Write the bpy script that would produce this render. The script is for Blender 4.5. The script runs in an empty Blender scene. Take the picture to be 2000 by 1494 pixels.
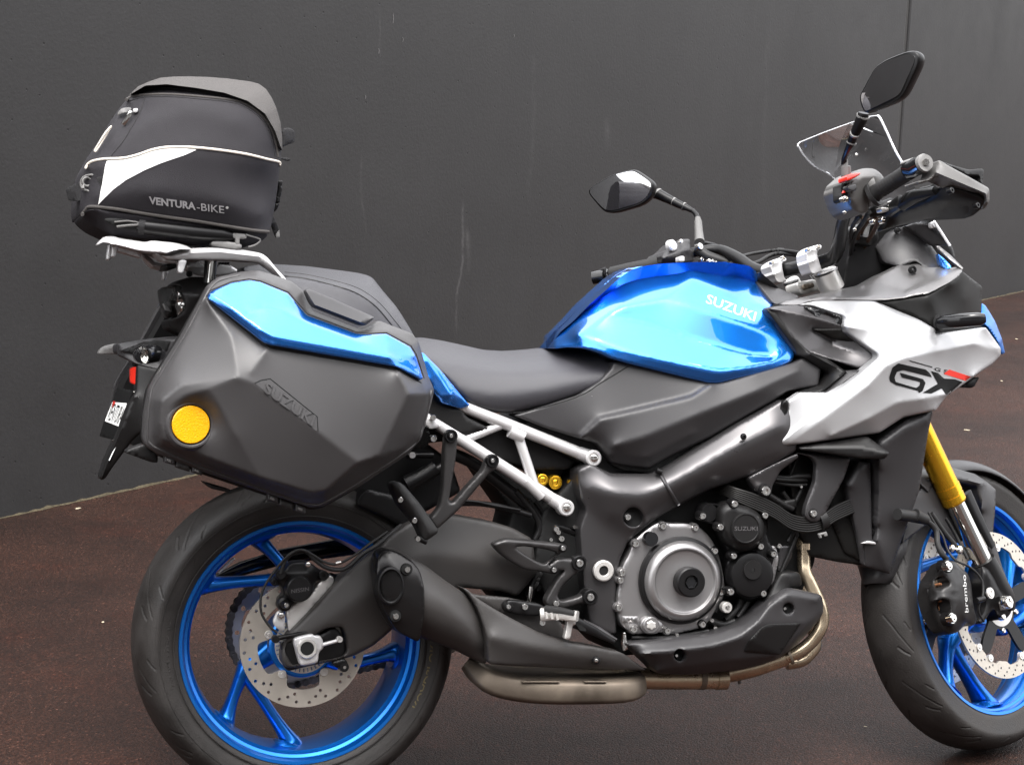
import bpy, math, random
import numpy as np
from mathutils import Vector, Matrix
from mathutils.geometry import delaunay_2d_cdt
from mathutils.bvhtree import BVHTree
random.seed(7); rng = np.random.default_rng(7)
PI = math.pi
sc = bpy.context.scene
C = sc.collection

# ------------------------------------------------------------------ camera
CAM = np.array([-0.687496, -3.727222, 1.533583])
YAW, PITCH, ROLL, FPX = -0.2855176, 0.1833327, 0.0384241, 4001.79
LEAN, STEER = 0.1738052, 0.4757245
def rotm(ax, a): return np.array(Matrix.Rotation(a, 3, ax))
_f = rotm('Z', YAW) @ np.array([0, math.cos(PITCH), -math.sin(PITCH)])
_r = rotm('Z', YAW) @ np.array([1.0, 0, 0]); _u = np.cross(_r, _f)
CR = math.cos(ROLL)*_r + math.sin(ROLL)*_u; CU = -math.sin(ROLL)*_r + math.cos(ROLL)*_u; CF = _f
cd = bpy.data.cameras.new('camera'); co = bpy.data.objects.new('camera', cd); C.objects.link(co)
m = Matrix.Identity(4)
for i in range(3):
    m[i][0] = CR[i]; m[i][1] = CU[i]; m[i][2] = -CF[i]; m[i][3] = CAM[i]
co.matrix_world = m
cd.sensor_fit = 'HORIZONTAL'; cd.sensor_width = 36; cd.lens = 36*FPX/2000
cd.clip_start = 0.05; cd.clip_end = 400
sc.camera = co
# ------------------------------------------------------------------ light
SUN_EL, SUN_ROT = math.radians(68), math.radians(200)
w = bpy.data.worlds.new('World'); sc.world = w; w.use_nodes = True
nt = w.node_tree; bg = nt.nodes['Background']
sky = nt.nodes.new('ShaderNodeTexSky'); sky.sky_type = 'NISHITA'; sky.sun_disc = False
sky.sun_elevation = SUN_EL; sky.sun_rotation = SUN_ROT
sky.air_density = 1.0; sky.dust_density = 6.0; sky.ozone_density = 1.0
hs = nt.nodes.new('ShaderNodeHueSaturation'); hs.inputs['Saturation'].default_value = 0.22
nt.links.new(sky.outputs[0], hs.inputs['Color'])
# cloud deck of an overcast day over the blue sky: brighter overhead, soft low-contrast clouds
tcw = nt.nodes.new('ShaderNodeTexCoord'); sx = nt.nodes.new('ShaderNodeSeparateXYZ'); nt.links.new(tcw.outputs['Generated'], sx.inputs[0])
el = nt.nodes.new('ShaderNodeMapRange'); el.inputs[1].default_value = 0; el.inputs[2].default_value = 1; el.inputs[3].default_value = 5.0; el.inputs[4].default_value = 13.5
nt.links.new(sx.outputs[2], el.inputs[0])
cn = nt.nodes.new('ShaderNodeTexNoise'); cn.inputs['Scale'].default_value = 2.2; cn.inputs['Detail'].default_value = 4; nt.links.new(tcw.outputs['Generated'], cn.inputs['Vector'])
cm = nt.nodes.new('ShaderNodeMapRange'); cm.inputs[1].default_value = .35; cm.inputs[2].default_value = .65; cm.inputs[3].default_value = .82; cm.inputs[4].default_value = 1.18
nt.links.new(cn.outputs[0], cm.inputs[0])
ml = nt.nodes.new('ShaderNodeMath'); ml.operation = 'MULTIPLY'; nt.links.new(el.outputs[0], ml.inputs[0]); nt.links.new(cm.outputs[0], ml.inputs[1])
cs = nt.nodes.new('ShaderNodeVectorMath'); cs.operation = 'SCALE'; cs.inputs[0].default_value = (1., 1., 1.02); nt.links.new(ml.outputs[0], cs.inputs['Scale'])
ad = nt.nodes.new('ShaderNodeVectorMath'); ad.operation = 'ADD'; nt.links.new(hs.outputs[0], ad.inputs[0]); nt.links.new(cs.outputs[0], ad.inputs[1])
nt.links.new(ad.outputs[0], bg.inputs[0])
bg.inputs[1].default_value = 0.13
sl = bpy.data.lights.new('sun', 'SUN'); sl.energy = 1.0; sl.angle = math.radians(20); sl.color = (1, .97, .93)
so = bpy.data.objects.new('sun', sl); C.objects.link(so)
sd = Vector((math.sin(SUN_ROT)*math.cos(SUN_EL), math.cos(SUN_ROT)*math.cos(SUN_EL), math.sin(SUN_EL)))
so.rotation_euler = sd.to_track_quat('Z', 'Y').to_euler()
sc.view_settings.view_transform = 'Standard'; sc.view_settings.look = 'None'
sc.view_settings.exposure = 0.80; sc.view_settings.gamma = 1
sc.cycles.max_bounces = 6; sc.cycles.glossy_bounces = 3; sc.cycles.transmission_bounces = 5
sc.cycles.caustics_reflective = False; sc.cycles.caustics_refractive = False

# ------------------------------------------------------------------ frames
def rot4(ax, a): return Matrix.Rotation(a, 4, ax)
ML = rot4('X', -LEAN)                                     # bike -> world
RAKE = math.radians(25.3); SAX = Vector((-math.sin(RAKE), 0, math.cos(RAKE))); SA0 = Vector((1.568, 0, 0))
MS = Matrix.Translation(SA0) @ Matrix.Rotation(STEER, 4, SAX) @ Matrix.Translation(-SA0)   # steered -> bike
class Frame:
    def __init__(s, to_bike):
        s.m = to_bike; s.M = np.array(to_bike); inv = (ML @ to_bike).inverted(); s.I = np.array(inv)
        s.o = s.I[:3, :3] @ CAM + s.I[:3, 3]
    def rays(s, px):
        px = np.asarray(px, float)
        d = CF[None] + CR[None]*((px[:, 0]-1000)/FPX)[:, None] - CU[None]*((px[:, 1]-747)/FPX)[:, None]
        return d @ s.I[:3, :3].T
    def P(s, px, d):                                      # onto planes y=-d of this frame; result in bike coordinates
        r = s.rays(px); t = (-np.asarray(d, float) - s.o[1])/r[:, 1]
        X = s.o[None] + r*t[:, None]
        return X @ s.M[:3, :3].T + s.M[:3, 3]
B = Frame(Matrix.Identity(4)); S = Frame(MS); W = Frame(ML.inverted())
def PX(px, py, d, fr=B): return Vector(fr.P([(px, py)], [d])[0])
FULL=(0,0,1); ZB=(100,100,3.556); ZP=(180,440,2.576); ZR=(240,940,2.697); ZM=(800,780,2.41); ZE=(1150,850,2.988)
ZF=(1480,480,2.988); ZN=(1540,60,3.557); ZW=(1600,880,2.4325); ZT=(1040,300,2.9875); ZS=(780,600,2.439)
ZX=(1440,1000,4.15); ZL=(170,480,2.987); ZK=(170,440,7.472); ZC=(1440,420,3.846); ZV=(1600,1000,4.98)
ZQ=(440,1060,5.532); ZU=(180,640,4.667)
def z2(zone, p): return (zone[0]+p[0]/zone[2], zone[1]+p[1]/zone[2]) + tuple(p[2:])

# ------------------------------------------------------------------ materials
def _n(nt, t, **k):
    n = nt.nodes.new(t)
    for a, b in k.items():
        if a in n.inputs: n.inputs[a].default_value = b
        else: setattr(n, a, b)
    return n
def mat(name, col, rough=.5, metal=0., coat=0., coat_r=.04, bump=None, var=None, spec=.5, trans=0., ior=1.45, rvar=0, flake=0, cior=1.5):
    m = bpy.data.materials.new(name); m.use_nodes = True; nt = m.node_tree; b = nt.nodes['Principled BSDF']; L = nt.links
    b.inputs['Base Color'].default_value = (*col, 1); b.inputs['Roughness'].default_value = rough
    b.inputs['Metallic'].default_value = metal; b.inputs['Coat Weight'].default_value = coat
    b.inputs['Coat Roughness'].default_value = coat_r; b.inputs['Specular IOR Level'].default_value = spec
    b.inputs['Transmission Weight'].default_value = trans; b.inputs['IOR'].default_value = ior
    b.inputs['Coat IOR'].default_value = cior
    tc = _n(nt, 'ShaderNodeTexCoord')
    if var or rvar:
        s_, a = var or (8, 0)
        nz = _n(nt, 'ShaderNodeTexNoise', Scale=s_, Detail=6., Roughness=.6); L.new(tc.outputs['Object'], nz.inputs['Vector'])
        mr = _n(nt, 'ShaderNodeMapRange'); mr.inputs[1].default_value = .3; mr.inputs[2].default_value = .7
        mr.inputs[3].default_value = 1-a; mr.inputs[4].default_value = 1+a; L.new(nz.outputs[0], mr.inputs[0])
        mx = _n(nt, 'ShaderNodeVectorMath', operation='SCALE'); mx.inputs[0].default_value = col
        L.new(mr.outputs[0], mx.inputs['Scale']); L.new(mx.outputs[0], b.inputs['Base Color'])
        if rvar:
            m2 = _n(nt, 'ShaderNodeMapRange'); m2.inputs[1].default_value = .3; m2.inputs[2].default_value = .7
            m2.inputs[3].default_value = rough-rvar; m2.inputs[4].default_value = rough+rvar
            L.new(nz.outputs[0], m2.inputs[0]); L.new(m2.outputs[0], b.inputs['Roughness'])
    if bump:
        s_, st = bump
        n2 = _n(nt, 'ShaderNodeTexNoise', Scale=s_, Detail=3.); L.new(tc.outputs['Object'], n2.inputs['Vector'])
        bp = _n(nt, 'ShaderNodeBump', Strength=st, Distance=.001); L.new(n2.outputs[0], bp.inputs['Height']); L.new(bp.outputs[0], b.inputs['Normal'])
    return m
M = {}
M['gun'] = mat('gunmetal_paint', (.17,.165,.165), .33, metal=.55, rvar=.04)
M['edge'] = mat('grey_guard_plastic', (.12,.116,.112), .42, bump=(900,.1))
M['plk'] = mat('deep_black_plastic', (.006,.0055,.005), .42, spec=.25)
M['cal'] = mat('caliper_paint', (.020,.019,.019), .38, metal=.3, bump=(500,.1))
M['satin'] = mat('satin_black_metal', (.05,.048,.048), .34, metal=.5, bump=(500,.1))
M['plast'] = mat('charcoal_plastic', (.037,.0355,.037), .42, bump=(900,.12), rvar=.05)
M['plast_d'] = mat('black_plastic', (.009,.0085,.0085), .46, spec=.38, bump=(700,.15))
M['case'] = mat('case_plastic', (.052,.0498,.0505), .37, bump=(1400,.2), var=(5,.05))
M['frame'] = mat('frame_paint', (.074,.071,.073), .32, metal=.6, rvar=.05)
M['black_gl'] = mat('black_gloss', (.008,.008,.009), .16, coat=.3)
M['black_mt'] = mat('black_metal_paint', (.009,.0086,.009), .36, spec=.4, metal=.2, bump=(500,.1))
M['dark'] = mat('shade_and_seam_black', (.002,.002,.002), .7)  # near-black puts the shade of gaps and holes into colour; seams too
M['rub'] = mat('rubber', (.014,.0135,.0135), .6, bump=(400,.25))
M['tyre'] = mat('tyre_rubber', (.023,.0205,.019), .56, bump=(320,.6), var=(14,.35), rvar=.10)
M['seat'] = mat('seat_vinyl', (.045,.044,.050), .40, bump=(1500,.5), rvar=.03)
M['blue'] = mat('blue_paint', (.010,.225,.84), .25, metal=.9, coat=1., coat_r=.015, cior=1.75)
M['blue_w'] = mat('blue_wheel_paint', (.003,.175,.66), .32, metal=.8, coat=.5, coat_r=.15)
M['silver'] = mat('silver_paint', (.44,.44,.445), .38, metal=.4, coat=.25, coat_r=.25, flake=.3)
M['alu'] = mat('cast_aluminium', (.70,.68,.65), .34, metal=.55, rvar=.06, bump=(600,.2))
M['tubes'] = mat('silver_frame_paint', (.66,.65,.65), .38, metal=.4, bump=(300,.08))
M['steel'] = mat('polished_steel', (.75,.73,.70), .16, metal=1.)
M['chrome'] = mat('fork_chrome', (.70,.69,.66), .08, metal=1.)
M['disc'] = mat('brake_disc_steel', (.50,.46,.405), .33, metal=.6, var=(30,.08), rvar=.06)
M['gold'] = mat('gold_anodised', (.85,.47,.03), .26, metal=.85, rvar=.03)
M['clutch'] = mat('clutch_cover_paint', (.33,.32,.32), .32, metal=.75, bump=(800,.1))
M['titan'] = mat('heat_tinted_steel', (.60,.49,.35), .27, metal=.9, var=(12,.25), rvar=.1)
M['muff'] = mat('collector_steel', (.17,.14,.11), .52, metal=.7, var=(10,.4), rvar=.1)
M['exh'] = mat('silencer_paint', (.038,.0350,.0335), .45, bump=(900,.25))
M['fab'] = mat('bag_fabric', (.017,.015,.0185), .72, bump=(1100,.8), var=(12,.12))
M['fab_t'] = mat('bag_lid_fabric_lit', (.060,.054,.051), .75, bump=(1100,.8), var=(14,.06))  # slightly greyer than the body; sky light on top is in the colour too
M['web'] = mat('webbing', (.015,.014,.015), .7, bump=(1600,.8))
M['cream'] = mat('reflective_piping', (.72,.66,.58), .5)
M['white'] = mat('white_fabric', (.86,.86,.84), .55)
M['thread'] = mat('embroidery', (.42,.41,.42), .6)
M['grey'] = mat('grey_plastic', (.19,.185,.18), .42)
M['red'] = mat('red_plastic', (.75,.03,.015), .35, coat=.5)
M['amber'] = mat('amber_reflector', (.86,.40,.0), .22, coat=1, bump=(330,1.))
M['decal'] = mat('black_decal', (.006,.006,.006), .6, spec=.2)
M['emb'] = mat('embossed_plastic', (.09,.086,.088), .42)
M['clear'] = mat('clear_lens', (.95,.95,.95), .03, trans=1., ior=1.2)
M['mirror'] = mat('mirror_glass', (.9,.9,.92), .015, metal=1.)
M['screen'] = mat('windscreen_acrylic', (.97,.98,1.), .0, trans=1., ior=1.25)
M['rad'] = mat('radiator_core', (.008,.008,.008), .6, bump=(600,1.))
M['bronze'] = mat('brake_pad_bronze', (.45,.20,.10), .4, metal=.7)
M['brown'] = mat('loom_tape', (.07,.035,.02), .7)

# ------------------------------------------------------------------ object helpers
def tag(o, label=None, cat=None, group=None, kind=None):
    for k, v in (('label', label), ('category', cat), ('group', group), ('kind', kind)):
        if v: o[k] = v
    return o
def mkmesh(name, V, F, smooth=True, ang=40):
    me = bpy.data.meshes.new(name); me.from_pydata([tuple(map(float, v)) for v in V], [], [tuple(map(int, f)) for f in F]); me.update()
    if smooth:
        me.polygons.foreach_set('use_smooth', [True]*len(me.polygons))
        try: me.set_sharp_from_angle(angle=math.radians(ang))
        except Exception: pass
    return me
def link(name, me, mt, parent=None):
    o = bpy.data.objects.new(name, me); C.objects.link(o)
    if mt is not None and len(me.materials) == 0: me.materials.append(M[mt] if isinstance(mt, str) else mt)
    if parent is not None:
        o.parent = parent
        if 'base' in parent: o.location = -Vector(parent['base'])
    return o
BASES = {}
def thing(name, base, label, cat, group=None):            # Empty in bike coordinates at its base
    e = bpy.data.objects.new(name, None); C.objects.link(e); e.empty_display_size = .05
    e.matrix_world = ML @ Matrix.Translation(Vector(base)); e['base'] = list(base)
    return tag(e, label, cat, group)
BV = {}
def inpoly(P, loops):
    P = np.asarray(P); ins = np.zeros(len(P), bool)
    for lp in loops:
        a = np.asarray(lp)[:, :2]; b = np.roll(a, -1, 0)
        for (x1, y1), (x2, y2) in zip(a, b):
            if y1 == y2: continue
            c = (y1 > P[:, 1]) != (y2 > P[:, 1])
            ins ^= c & (P[:, 0] < (x2-x1)*(P[:, 1]-y1)/(y2-y1)+x1)
    return ins
def segdist(P, A, Bb):
    P = np.asarray(P); best = np.full(len(P), 1e9)
    for a, b in zip(A, Bb):
        d = b-a; L = d@d
        if L < 1e-9: continue
        t = np.clip(((P-a)@d)/L, 0, 1); q = a+t[:, None]*d
        best = np.minimum(best, np.hypot(*(P-q).T))
    return best
def fillet(pts, r):
    out = []; n = len(pts)
    for i in range(n):
        p0, p, p1 = np.array(pts[i-1][:3]), np.array(pts[i][:3]), np.array(pts[(i+1) % n][:3])
        rr = pts[i][3] if len(pts[i]) > 3 else r
        l0, l1 = np.hypot(*(p0-p)[:2]), np.hypot(*(p1-p)[:2])
        if rr <= 0 or l0 < 1e-6 or l1 < 1e-6: out.append(p); continue
        a = p+(p0-p)*min(rr/l0, .45); b = p+(p1-p)*min(rr/l1, .45)
        for t in (0, .25, .5, .75, 1): out.append((1-t)**2*a+2*t*(1-t)*p+t*t*b)
    return np.array(out)
def resample(pts, g, closed):
    pts = np.asarray(pts, float); out = []
    n = len(pts)
    for i in range(n if closed else n-1):
        a, b = pts[i], pts[(i+1) % n]; L = np.hypot(*(b-a)[:2]); k = max(1, int(round(L/g)))
        for j in range(k): out.append(a+(b-a)*j/k)
    if not closed: out.append(pts[-1])
    return np.array(out)
def cdt(P, E): return delaunay_2d_cdt([Vector((float(a), float(b))) for a, b in P], E, [], 0, 1e-4)
def relief(name, mt, parent, zone, outline, lines=(), holes=(), d=None, g=6, k=2, depth=.008, rnd=6, edge=3, fr=B, cap=True, back=None, mirror=False, ang=72):
    """sheet whose outline and crease lines are given as (x, y, outward distance); it has real depth and a closed back"""
    def cv(seq): return [((*z2(zone, p), d or 0.) if len(p) == 2 else z2(zone, p)) for p in seq]
    out = cv(outline); lns = [cv(l) for l in lines]; hls = [cv(h) for h in holes]
    # control interpolation
    cp, ce, idx = [], [], {}
    def add(p):
        key = (round(p[0], 2), round(p[1], 2))
        if key not in idx: idx[key] = len(cp); cp.append(p[:3])
        return idx[key]
    for lp, cl in [(out, 1)]+[(l, 0) for l in lns]:
        ii = [add(p) for p in lp]
        ce += [(a, b) for a, b in zip(ii, ii[1:]+([ii[0]] if cl else [])) if a != b]
    cp = np.array(cp); r = cdt(cp[:, :2], ce)
    cv2 = np.array([tuple(v) for v in r[0]]); cd2 = np.full(len(cv2), np.nan)
    for i, o_ in enumerate(r[3]):
        if len(o_): cd2[i] = cp[o_[0], 2]
    for i in np.where(np.isnan(cd2))[0]:
        dd = np.hypot(*(cp[:, :2]-cv2[i]).T)+1e-6; ww = 1/dd**3; cd2[i] = (ww*cp[:, 2]).sum()/ww.sum()
    def interp(P):
        P = np.asarray(P, float); res = np.full(len(P), np.nan)
        for f in r[2]:
            a, b, c = cv2[list(f)]; v0, v1 = b-a, c-a; den = v0[0]*v1[1]-v1[0]*v0[1]
            if abs(den) < 1e-9: continue
            q = P-a; u = (q[:, 0]*v1[1]-v1[0]*q[:, 1])/den; v = (v0[0]*q[:, 1]-q[:, 0]*v0[1])/den
            s = (u >= -1e-3) & (v >= -1e-3) & (u+v <= 1.001) & np.isnan(res)
            res[s] = cd2[f[0]]+u[s]*(cd2[f[1]]-cd2[f[0]])+v[s]*(cd2[f[2]]-cd2[f[0]])
        for i in np.where(np.isnan(res))[0]: res[i] = cd2[np.argmin(np.hypot(*(cv2-P[i]).T))]
        return res
    loops = [resample(fillet(out, rnd), g, True)]+[resample(fillet(h, rnd*.6), g*.8, True) for h in hls]
    A = np.vstack([l[:, :2] for l in loops]); Bn = np.vstack([np.roll(l[:, :2], -1, 0) for l in loops])
    pts = [A]; E = []; off = 0
    for l in loops:
        n = len(l); E += [(off+i, off+(i+1) % n) for i in range(n)]; off += n
    lp_all = []
    for ln in lns:
        q = resample(ln, g, False)[:, :2]
        ok = inpoly(q, loops) & (segdist(q, A, Bn) > .5*g)
        ids = {}
        for i in range(len(q)):
            if ok[i]: ids[i] = off; pts.append(q[i:i+1]); lp_all.append(q[i]); off += 1
        E += [(ids[i], ids[i+1]) for i in range(len(q)-1) if i in ids and i+1 in ids]
    if edge > 0:
        for e in (edge*.15, edge*.5):
            mid = (A+Bn)/2; nn = Bn-A; nl = np.hypot(*nn.T)+1e-9; nn = np.stack([-nn[:, 1], nn[:, 0]], 1)/nl[:, None]
            for sg in (1, -1):
                q = mid+nn*e*sg; ok = inpoly(q, loops)
                if ok.any():
                    q = q[ok]; sdq = segdist(q, A, Bn); q = q[sdq > e*.8]; pts.append(q); off += len(q)
    x0, y0 = A.min(0); x1, y1 = A.max(0)
    gx, gy = np.meshgrid(np.arange(x0, x1, g), np.arange(y0, y1, g*.866)); gx = gx+(np.arange(gx.shape[0]) % 2)[:, None]*g*.5
    G = np.stack([gx.ravel(), gy.ravel()], 1); G = G[inpoly(G, loops)]
    if len(G):
        G = G[segdist(G, A, Bn) > max(.6*g, edge*.75)]
        if lp_all and len(G):
            LQ = np.array(lp_all); dm = np.full(len(G), 1e9)
            for q in LQ: dm = np.minimum(dm, np.hypot(*(G-q).T))
            G = G[dm > .55*g]
        pts.append(G)
    P2 = np.vstack(pts); r2 = cdt(P2, E)
    V2 = np.array([tuple(v) for v in r2[0]]); T = np.array([f for f in r2[2] if len(f) == 3])
    cen = V2[T].mean(1); T = T[inpoly(cen, loops)]
    D = interp(V2)
    dist = segdist(V2, A, Bn); inner = dist > 1e-3
    def cotw():
        a, b, c = V2[T[:, 0]], V2[T[:, 1]], V2[T[:, 2]]; e, w_ = [], []
        for p, q, o_, ij in ((a, b, c, (0, 1)), (b, c, a, (1, 2)), (c, a, b, (2, 0))):
            u, v = p-o_, q-o_; ct_ = (u*v).sum(1)/np.maximum(np.abs(u[:, 0]*v[:, 1]-u[:, 1]*v[:, 0]), 1e-6)
            e.append(T[:, ij]); w_.append(np.clip(ct_, -5, 20)*.5)
        return np.vstack(e), np.concatenate(w_)
    Ed, wt = cotw(); e0, e1 = Ed[:, 0], Ed[:, 1]; nV = len(V2)
    dg_ = np.bincount(e0, wt, nV)+np.bincount(e1, wt, nV); okd = dg_ > 1e-6
    def nb_(x): return np.bincount(e0, wt*x[e1], nV)+np.bincount(e1, wt*x[e0], nV)
    if lns:
        fixed = ~inner
        for ln in lns:
            q = np.array(ln)[:, :2]; fixed |= segdist(V2, q[:-1], q[1:]) < .05
        fr_ = ~fixed & okd
        if fr_.any():
            def Lp(x): return dg_*x-nb_(x)
            dz = np.where(okd, dg_, 1.)
            xx = D.copy(); rs = -Lp(xx)*fr_; zz = rs/dz; pp = zz.copy(); rz = rs@zz
            for _ in range(500):
                Ap = Lp(pp)*fr_; al = rz/max(pp@Ap, 1e-30); xx += al*pp; rs -= al*Ap
                if np.abs(rs).max() < 1e-8: break
                zz = rs/dz; rz2 = rs@zz; pp = zz+rz2/max(rz, 1e-30)*pp; rz = rz2
            if np.isfinite(xx).all() and np.abs(xx-D).max() < .3: D = xx
    for _ in range(k):
        av = nb_(D)/np.where(okd, dg_, 1.); D = np.where(inner & okd, .35*D+.65*av, D)
    if edge > 0:
        t = np.clip(1-dist/edge, 0, 1); D = D-(edge*.001)*(1-np.sqrt(1-t*t*.985))
    V = fr.P(V2, D); n = len(V)
    bd = {}
    for t in T:
        for a, b in ((t[0], t[1]), (t[1], t[2]), (t[2], t[0])): bd[(a, b)] = 1
    be = [e for e in bd if (e[1], e[0]) not in bd]
    db = D-depth if back is None else np.minimum(np.full(n, back), D-.002)
    # straight extrusion along the frame's y axis
    yv = fr.M[:3, :3] @ np.array([0, 1., 0])
    used = sorted({a for e in be for a in e}); mp = {a: n+i for i, a in enumerate(used)}
    Vb = V[used]+yv[None]*(D[used]-db[used])[:, None]
    F = [tuple(t[::-1]) for t in T]+[(b, a, mp[a], mp[b])[::-1] if False else (a, b, mp[b], mp[a]) for a, b in be]
    VV = np.vstack([V, Vb])
    if cap:
        k2 = cdt(V2[used], [(used.index(a), used.index(b)) for a, b in be])
        if len(k2[0]) == len(used):
            TT = np.array([f for f in k2[2] if len(f) == 3]); q = np.array([tuple(v) for v in k2[0]])
            if len(TT):
                TT = TT[inpoly(q[TT].mean(1), loops)]
                perm = {i: (o_[0] if len(o_) else 0) for i, o_ in enumerate(k2[3])}
                F += [tuple(n+perm[i] for i in t) for t in TT]
    me = mkmesh(name, VV, F, ang=ang); o = link(name, me, mt, parent)
    BV[o.name] = (BVHTree.FromPolygons([Vector(v) for v in V], [tuple(t) for t in T]))
    if mirror:
        V3 = VV.copy(); V3[:, 1] *= -1
        me2 = mkmesh(name, V3, [f[::-1] for f in F], ang=ang); o2 = link(name, me2, mt, parent); o['twin'] = o2.name
    return o
def cr(pts, n):                                            # Catmull-Rom
    pts = [np.array(p, float) for p in pts]; q = [2*pts[0]-pts[1]]+pts+[2*pts[-1]-pts[-2]]; out = []
    for i in range(1, len(q)-2):
        a, b, c, d_ = q[i-1:i+3]
        for j in range(n):
            t = j/n; out.append(.5*((2*b)+(c-a)*t+(2*a-5*b+4*c-d_)*t*t+(3*b-a-3*c+d_)*t**3))
    out.append(pts[-1]); return out
def loft3(name, mt, parent, P, R, seg=14, ex=2., ref=(0, 1, 0), ang=40, closed_ends=True):
    """P: 3-D points (bike coordinates), R: list of (radius across, radius in depth)"""
    P = [np.array(p, float) for p in P]; V = []; F = []; n = len(P); ref = np.array(ref, float)
    for i, p in enumerate(P):
        t = P[min(i+1, n-1)]-P[max(i-1, 0)]; t /= np.linalg.norm(t)+1e-12
        b = ref-t*(ref@t); b /= np.linalg.norm(b)+1e-12; a = np.cross(t, b)
        ra, rb = R[i] if isinstance(R[i], (tuple, list, np.ndarray)) else (R[i], R[i])
        for j in range(seg):
            th = 2*PI*j/seg; c_, s_ = math.cos(th), math.sin(th)
            cx = math.copysign(abs(c_)**(2/ex), c_); sx = math.copysign(abs(s_)**(2/ex), s_)
            V.append(p+a*ra*cx+b*rb*sx)
    for i in range(n-1):
        for j in range(seg):
            k2 = (j+1) % seg; F.append((i*seg+j, i*seg+k2, (i+1)*seg+k2, (i+1)*seg+j))
    if closed_ends:
        F.append(tuple(range(seg))[::-1]); F.append(tuple((n-1)*seg+j for j in range(seg)))
    return link(name, mkmesh(name, V, F, ang=ang), mt, parent)
def loft(name, mt, parent, zone, pts, R, sm=0, seg=14, ex=2., fr=B, ref=None, ang=40):
    q = [z2(zone, p) for p in pts]
    if not isinstance(R, list): R = [R]*len(q)
    R = [(a, a) if not isinstance(a, (tuple, list)) else a for a in R]
    X = [np.r_[fr.P([p[:2]], [p[2]])[0], R[i]] for i, p in enumerate(q)]
    if sm: X = cr(X, sm)
    rf = fr.M[:3, :3] @ np.array([0, 1., 0]) if ref is None else ref
    return loft3(name, mt, parent, [x[:3] for x in X], [(x[3], x[4]) for x in X], seg, ex, rf, ang)
tube = loft
def lathe(name, mt, parent, center, prof, seg=40, M4=None, ang=35, closed=False, a0=0, a1=2*PI):
    """profile (r, out) spun about an axis along -y (out = towards the viewer's side); center in bike coordinates"""
    V, F = [], []; n = len(prof); full = abs(a1-a0-2*PI) < 1e-6; ns = seg if full else seg+1
    c = Vector(center)
    for j in range(ns):
        th = a0+(a1-a0)*j/seg
        for r_, h in prof: V.append((r_*math.cos(th), -h, r_*math.sin(th)))
    for j in range(seg):
        k2 = (j+1) % ns
        for i in range(n if closed else n-1):
            i2 = (i+1) % n
            F.append((j*n+i, j*n+i2, k2*n+i2, k2*n+i))
    me = mkmesh(name, V, F, ang=ang); o = link(name, me, mt, parent)
    T = Matrix.Translation(c) if M4 is None else M4
    if parent is not None and 'base' in parent: T = Matrix.Translation(-Vector(parent['base'])) @ T
    o.matrix_local = T
    return o
def disc(name, mt, parent, zone, x, y, d, prof, fr=B, seg=40, ang=35):
    """lathe placed by the pixel of its face; profile heights are relative to d"""
    q = z2(zone, (x, y)); c = PX(q[0], q[1], d, fr)
    R = fr.m.to_3x3().to_4x4()
    return lathe(name, mt, parent, (0, 0, 0), prof, seg, Matrix.Translation(c) @ R, ang)
_bolt = {}
def bolt_mesh(kind):
    if kind in _bolt: return _bolt[kind]
    V, F = [], []; ns = 24
    prof = [(1.0, -1.2), (1.0, .35), (.86, .55), (.52, .55)] if kind != 'pan' else [(1.0, -.2), (1.0, .1), (.8, .45), (.42, .6)]
    for j in range(ns):
        th = 2*PI*j/ns
        for r_, h in prof: V.append((r_*math.cos(th), -h, r_*math.sin(th)))
        rh = prof[-1][0]*.92*math.cos(PI/6)/math.cos(((th) % (PI/3))-PI/6)
        V.append((rh*math.cos(th), -prof[-1][1], rh*math.sin(th))); V.append((rh*math.cos(th), -prof[-1][1]+.55, rh*math.sin(th)))
    n = len(prof)+2
    for j in range(ns):
        k2 = (j+1) % ns
        for i in range(n-1): F.append((j*n+i, j*n+i+1, k2*n+i+1, k2*n+i))
    F.append(tuple(j*n+n-1 for j in range(ns)))
    _bolt[kind] = mkmesh('bolt', V, F, ang=30); return _bolt[kind]
def bolt(parent, zone, x, y, d, r=.006, mt='steel', kind='socket', fr=B, name='bolt'):
    key = (kind, mt)
    if key not in _bolt:
        me = bolt_mesh(kind).copy(); me.materials.append(M[mt]); _bolt[key] = me
    o = bpy.data.objects.new(name, _bolt[key]); C.objects.link(o); o.parent = parent
    q = z2(zone, (x, y)); c = PX(q[0], q[1], d, fr)
    T = Matrix.Translation(c) @ fr.m.to_3x3().to_4x4() @ Matrix.Scale(r, 4)
    if 'base' in parent: T = Matrix.Translation(-Vector(parent['base'])) @ T
    o.matrix_local = T; return o
# surface-following pieces
def onto(target, px, off=.0012, fr=B, dflt=.2):
    bv = BV[target.name]; o_ = Vector(B.o); r = B.rays(np.array(px)); out = []; last = None
    for i, p in enumerate(px):
        dr = Vector(r[i]).normalized(); h = bv.ray_cast(o_, dr)
        if h[0] is None:
            if last is None: last = (bv.find_nearest(PX(p[0], p[1], dflt))[0]-o_).length
            q = o_+dr*last
        else: q = h[0]; last = (q-o_).length
        out.append(q-dr*off)
    return out
def sheet(name, mt, parent, V, F, th=.0008, ang=60):
    """thin slab from camera-side vertices"""
    o_ = Vector(B.o); n = len(V); V2 = [v+(v-o_).normalized()*th for v in V]
    ed = {}
    for f in F:
        for a, b in zip(f, list(f[1:])+[f[0]]): ed[(a, b)] = 1
    be = [e for e in ed if (e[1], e[0]) not in ed]
    FF = [tuple(f) for f in F]+[tuple(n+i for i in f[::-1]) for f in F]+[(b, a, n+a, n+b) for a, b in be]
    return link(name, mkmesh(name, list(V)+V2, FF, ang=ang), mt, parent)
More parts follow.
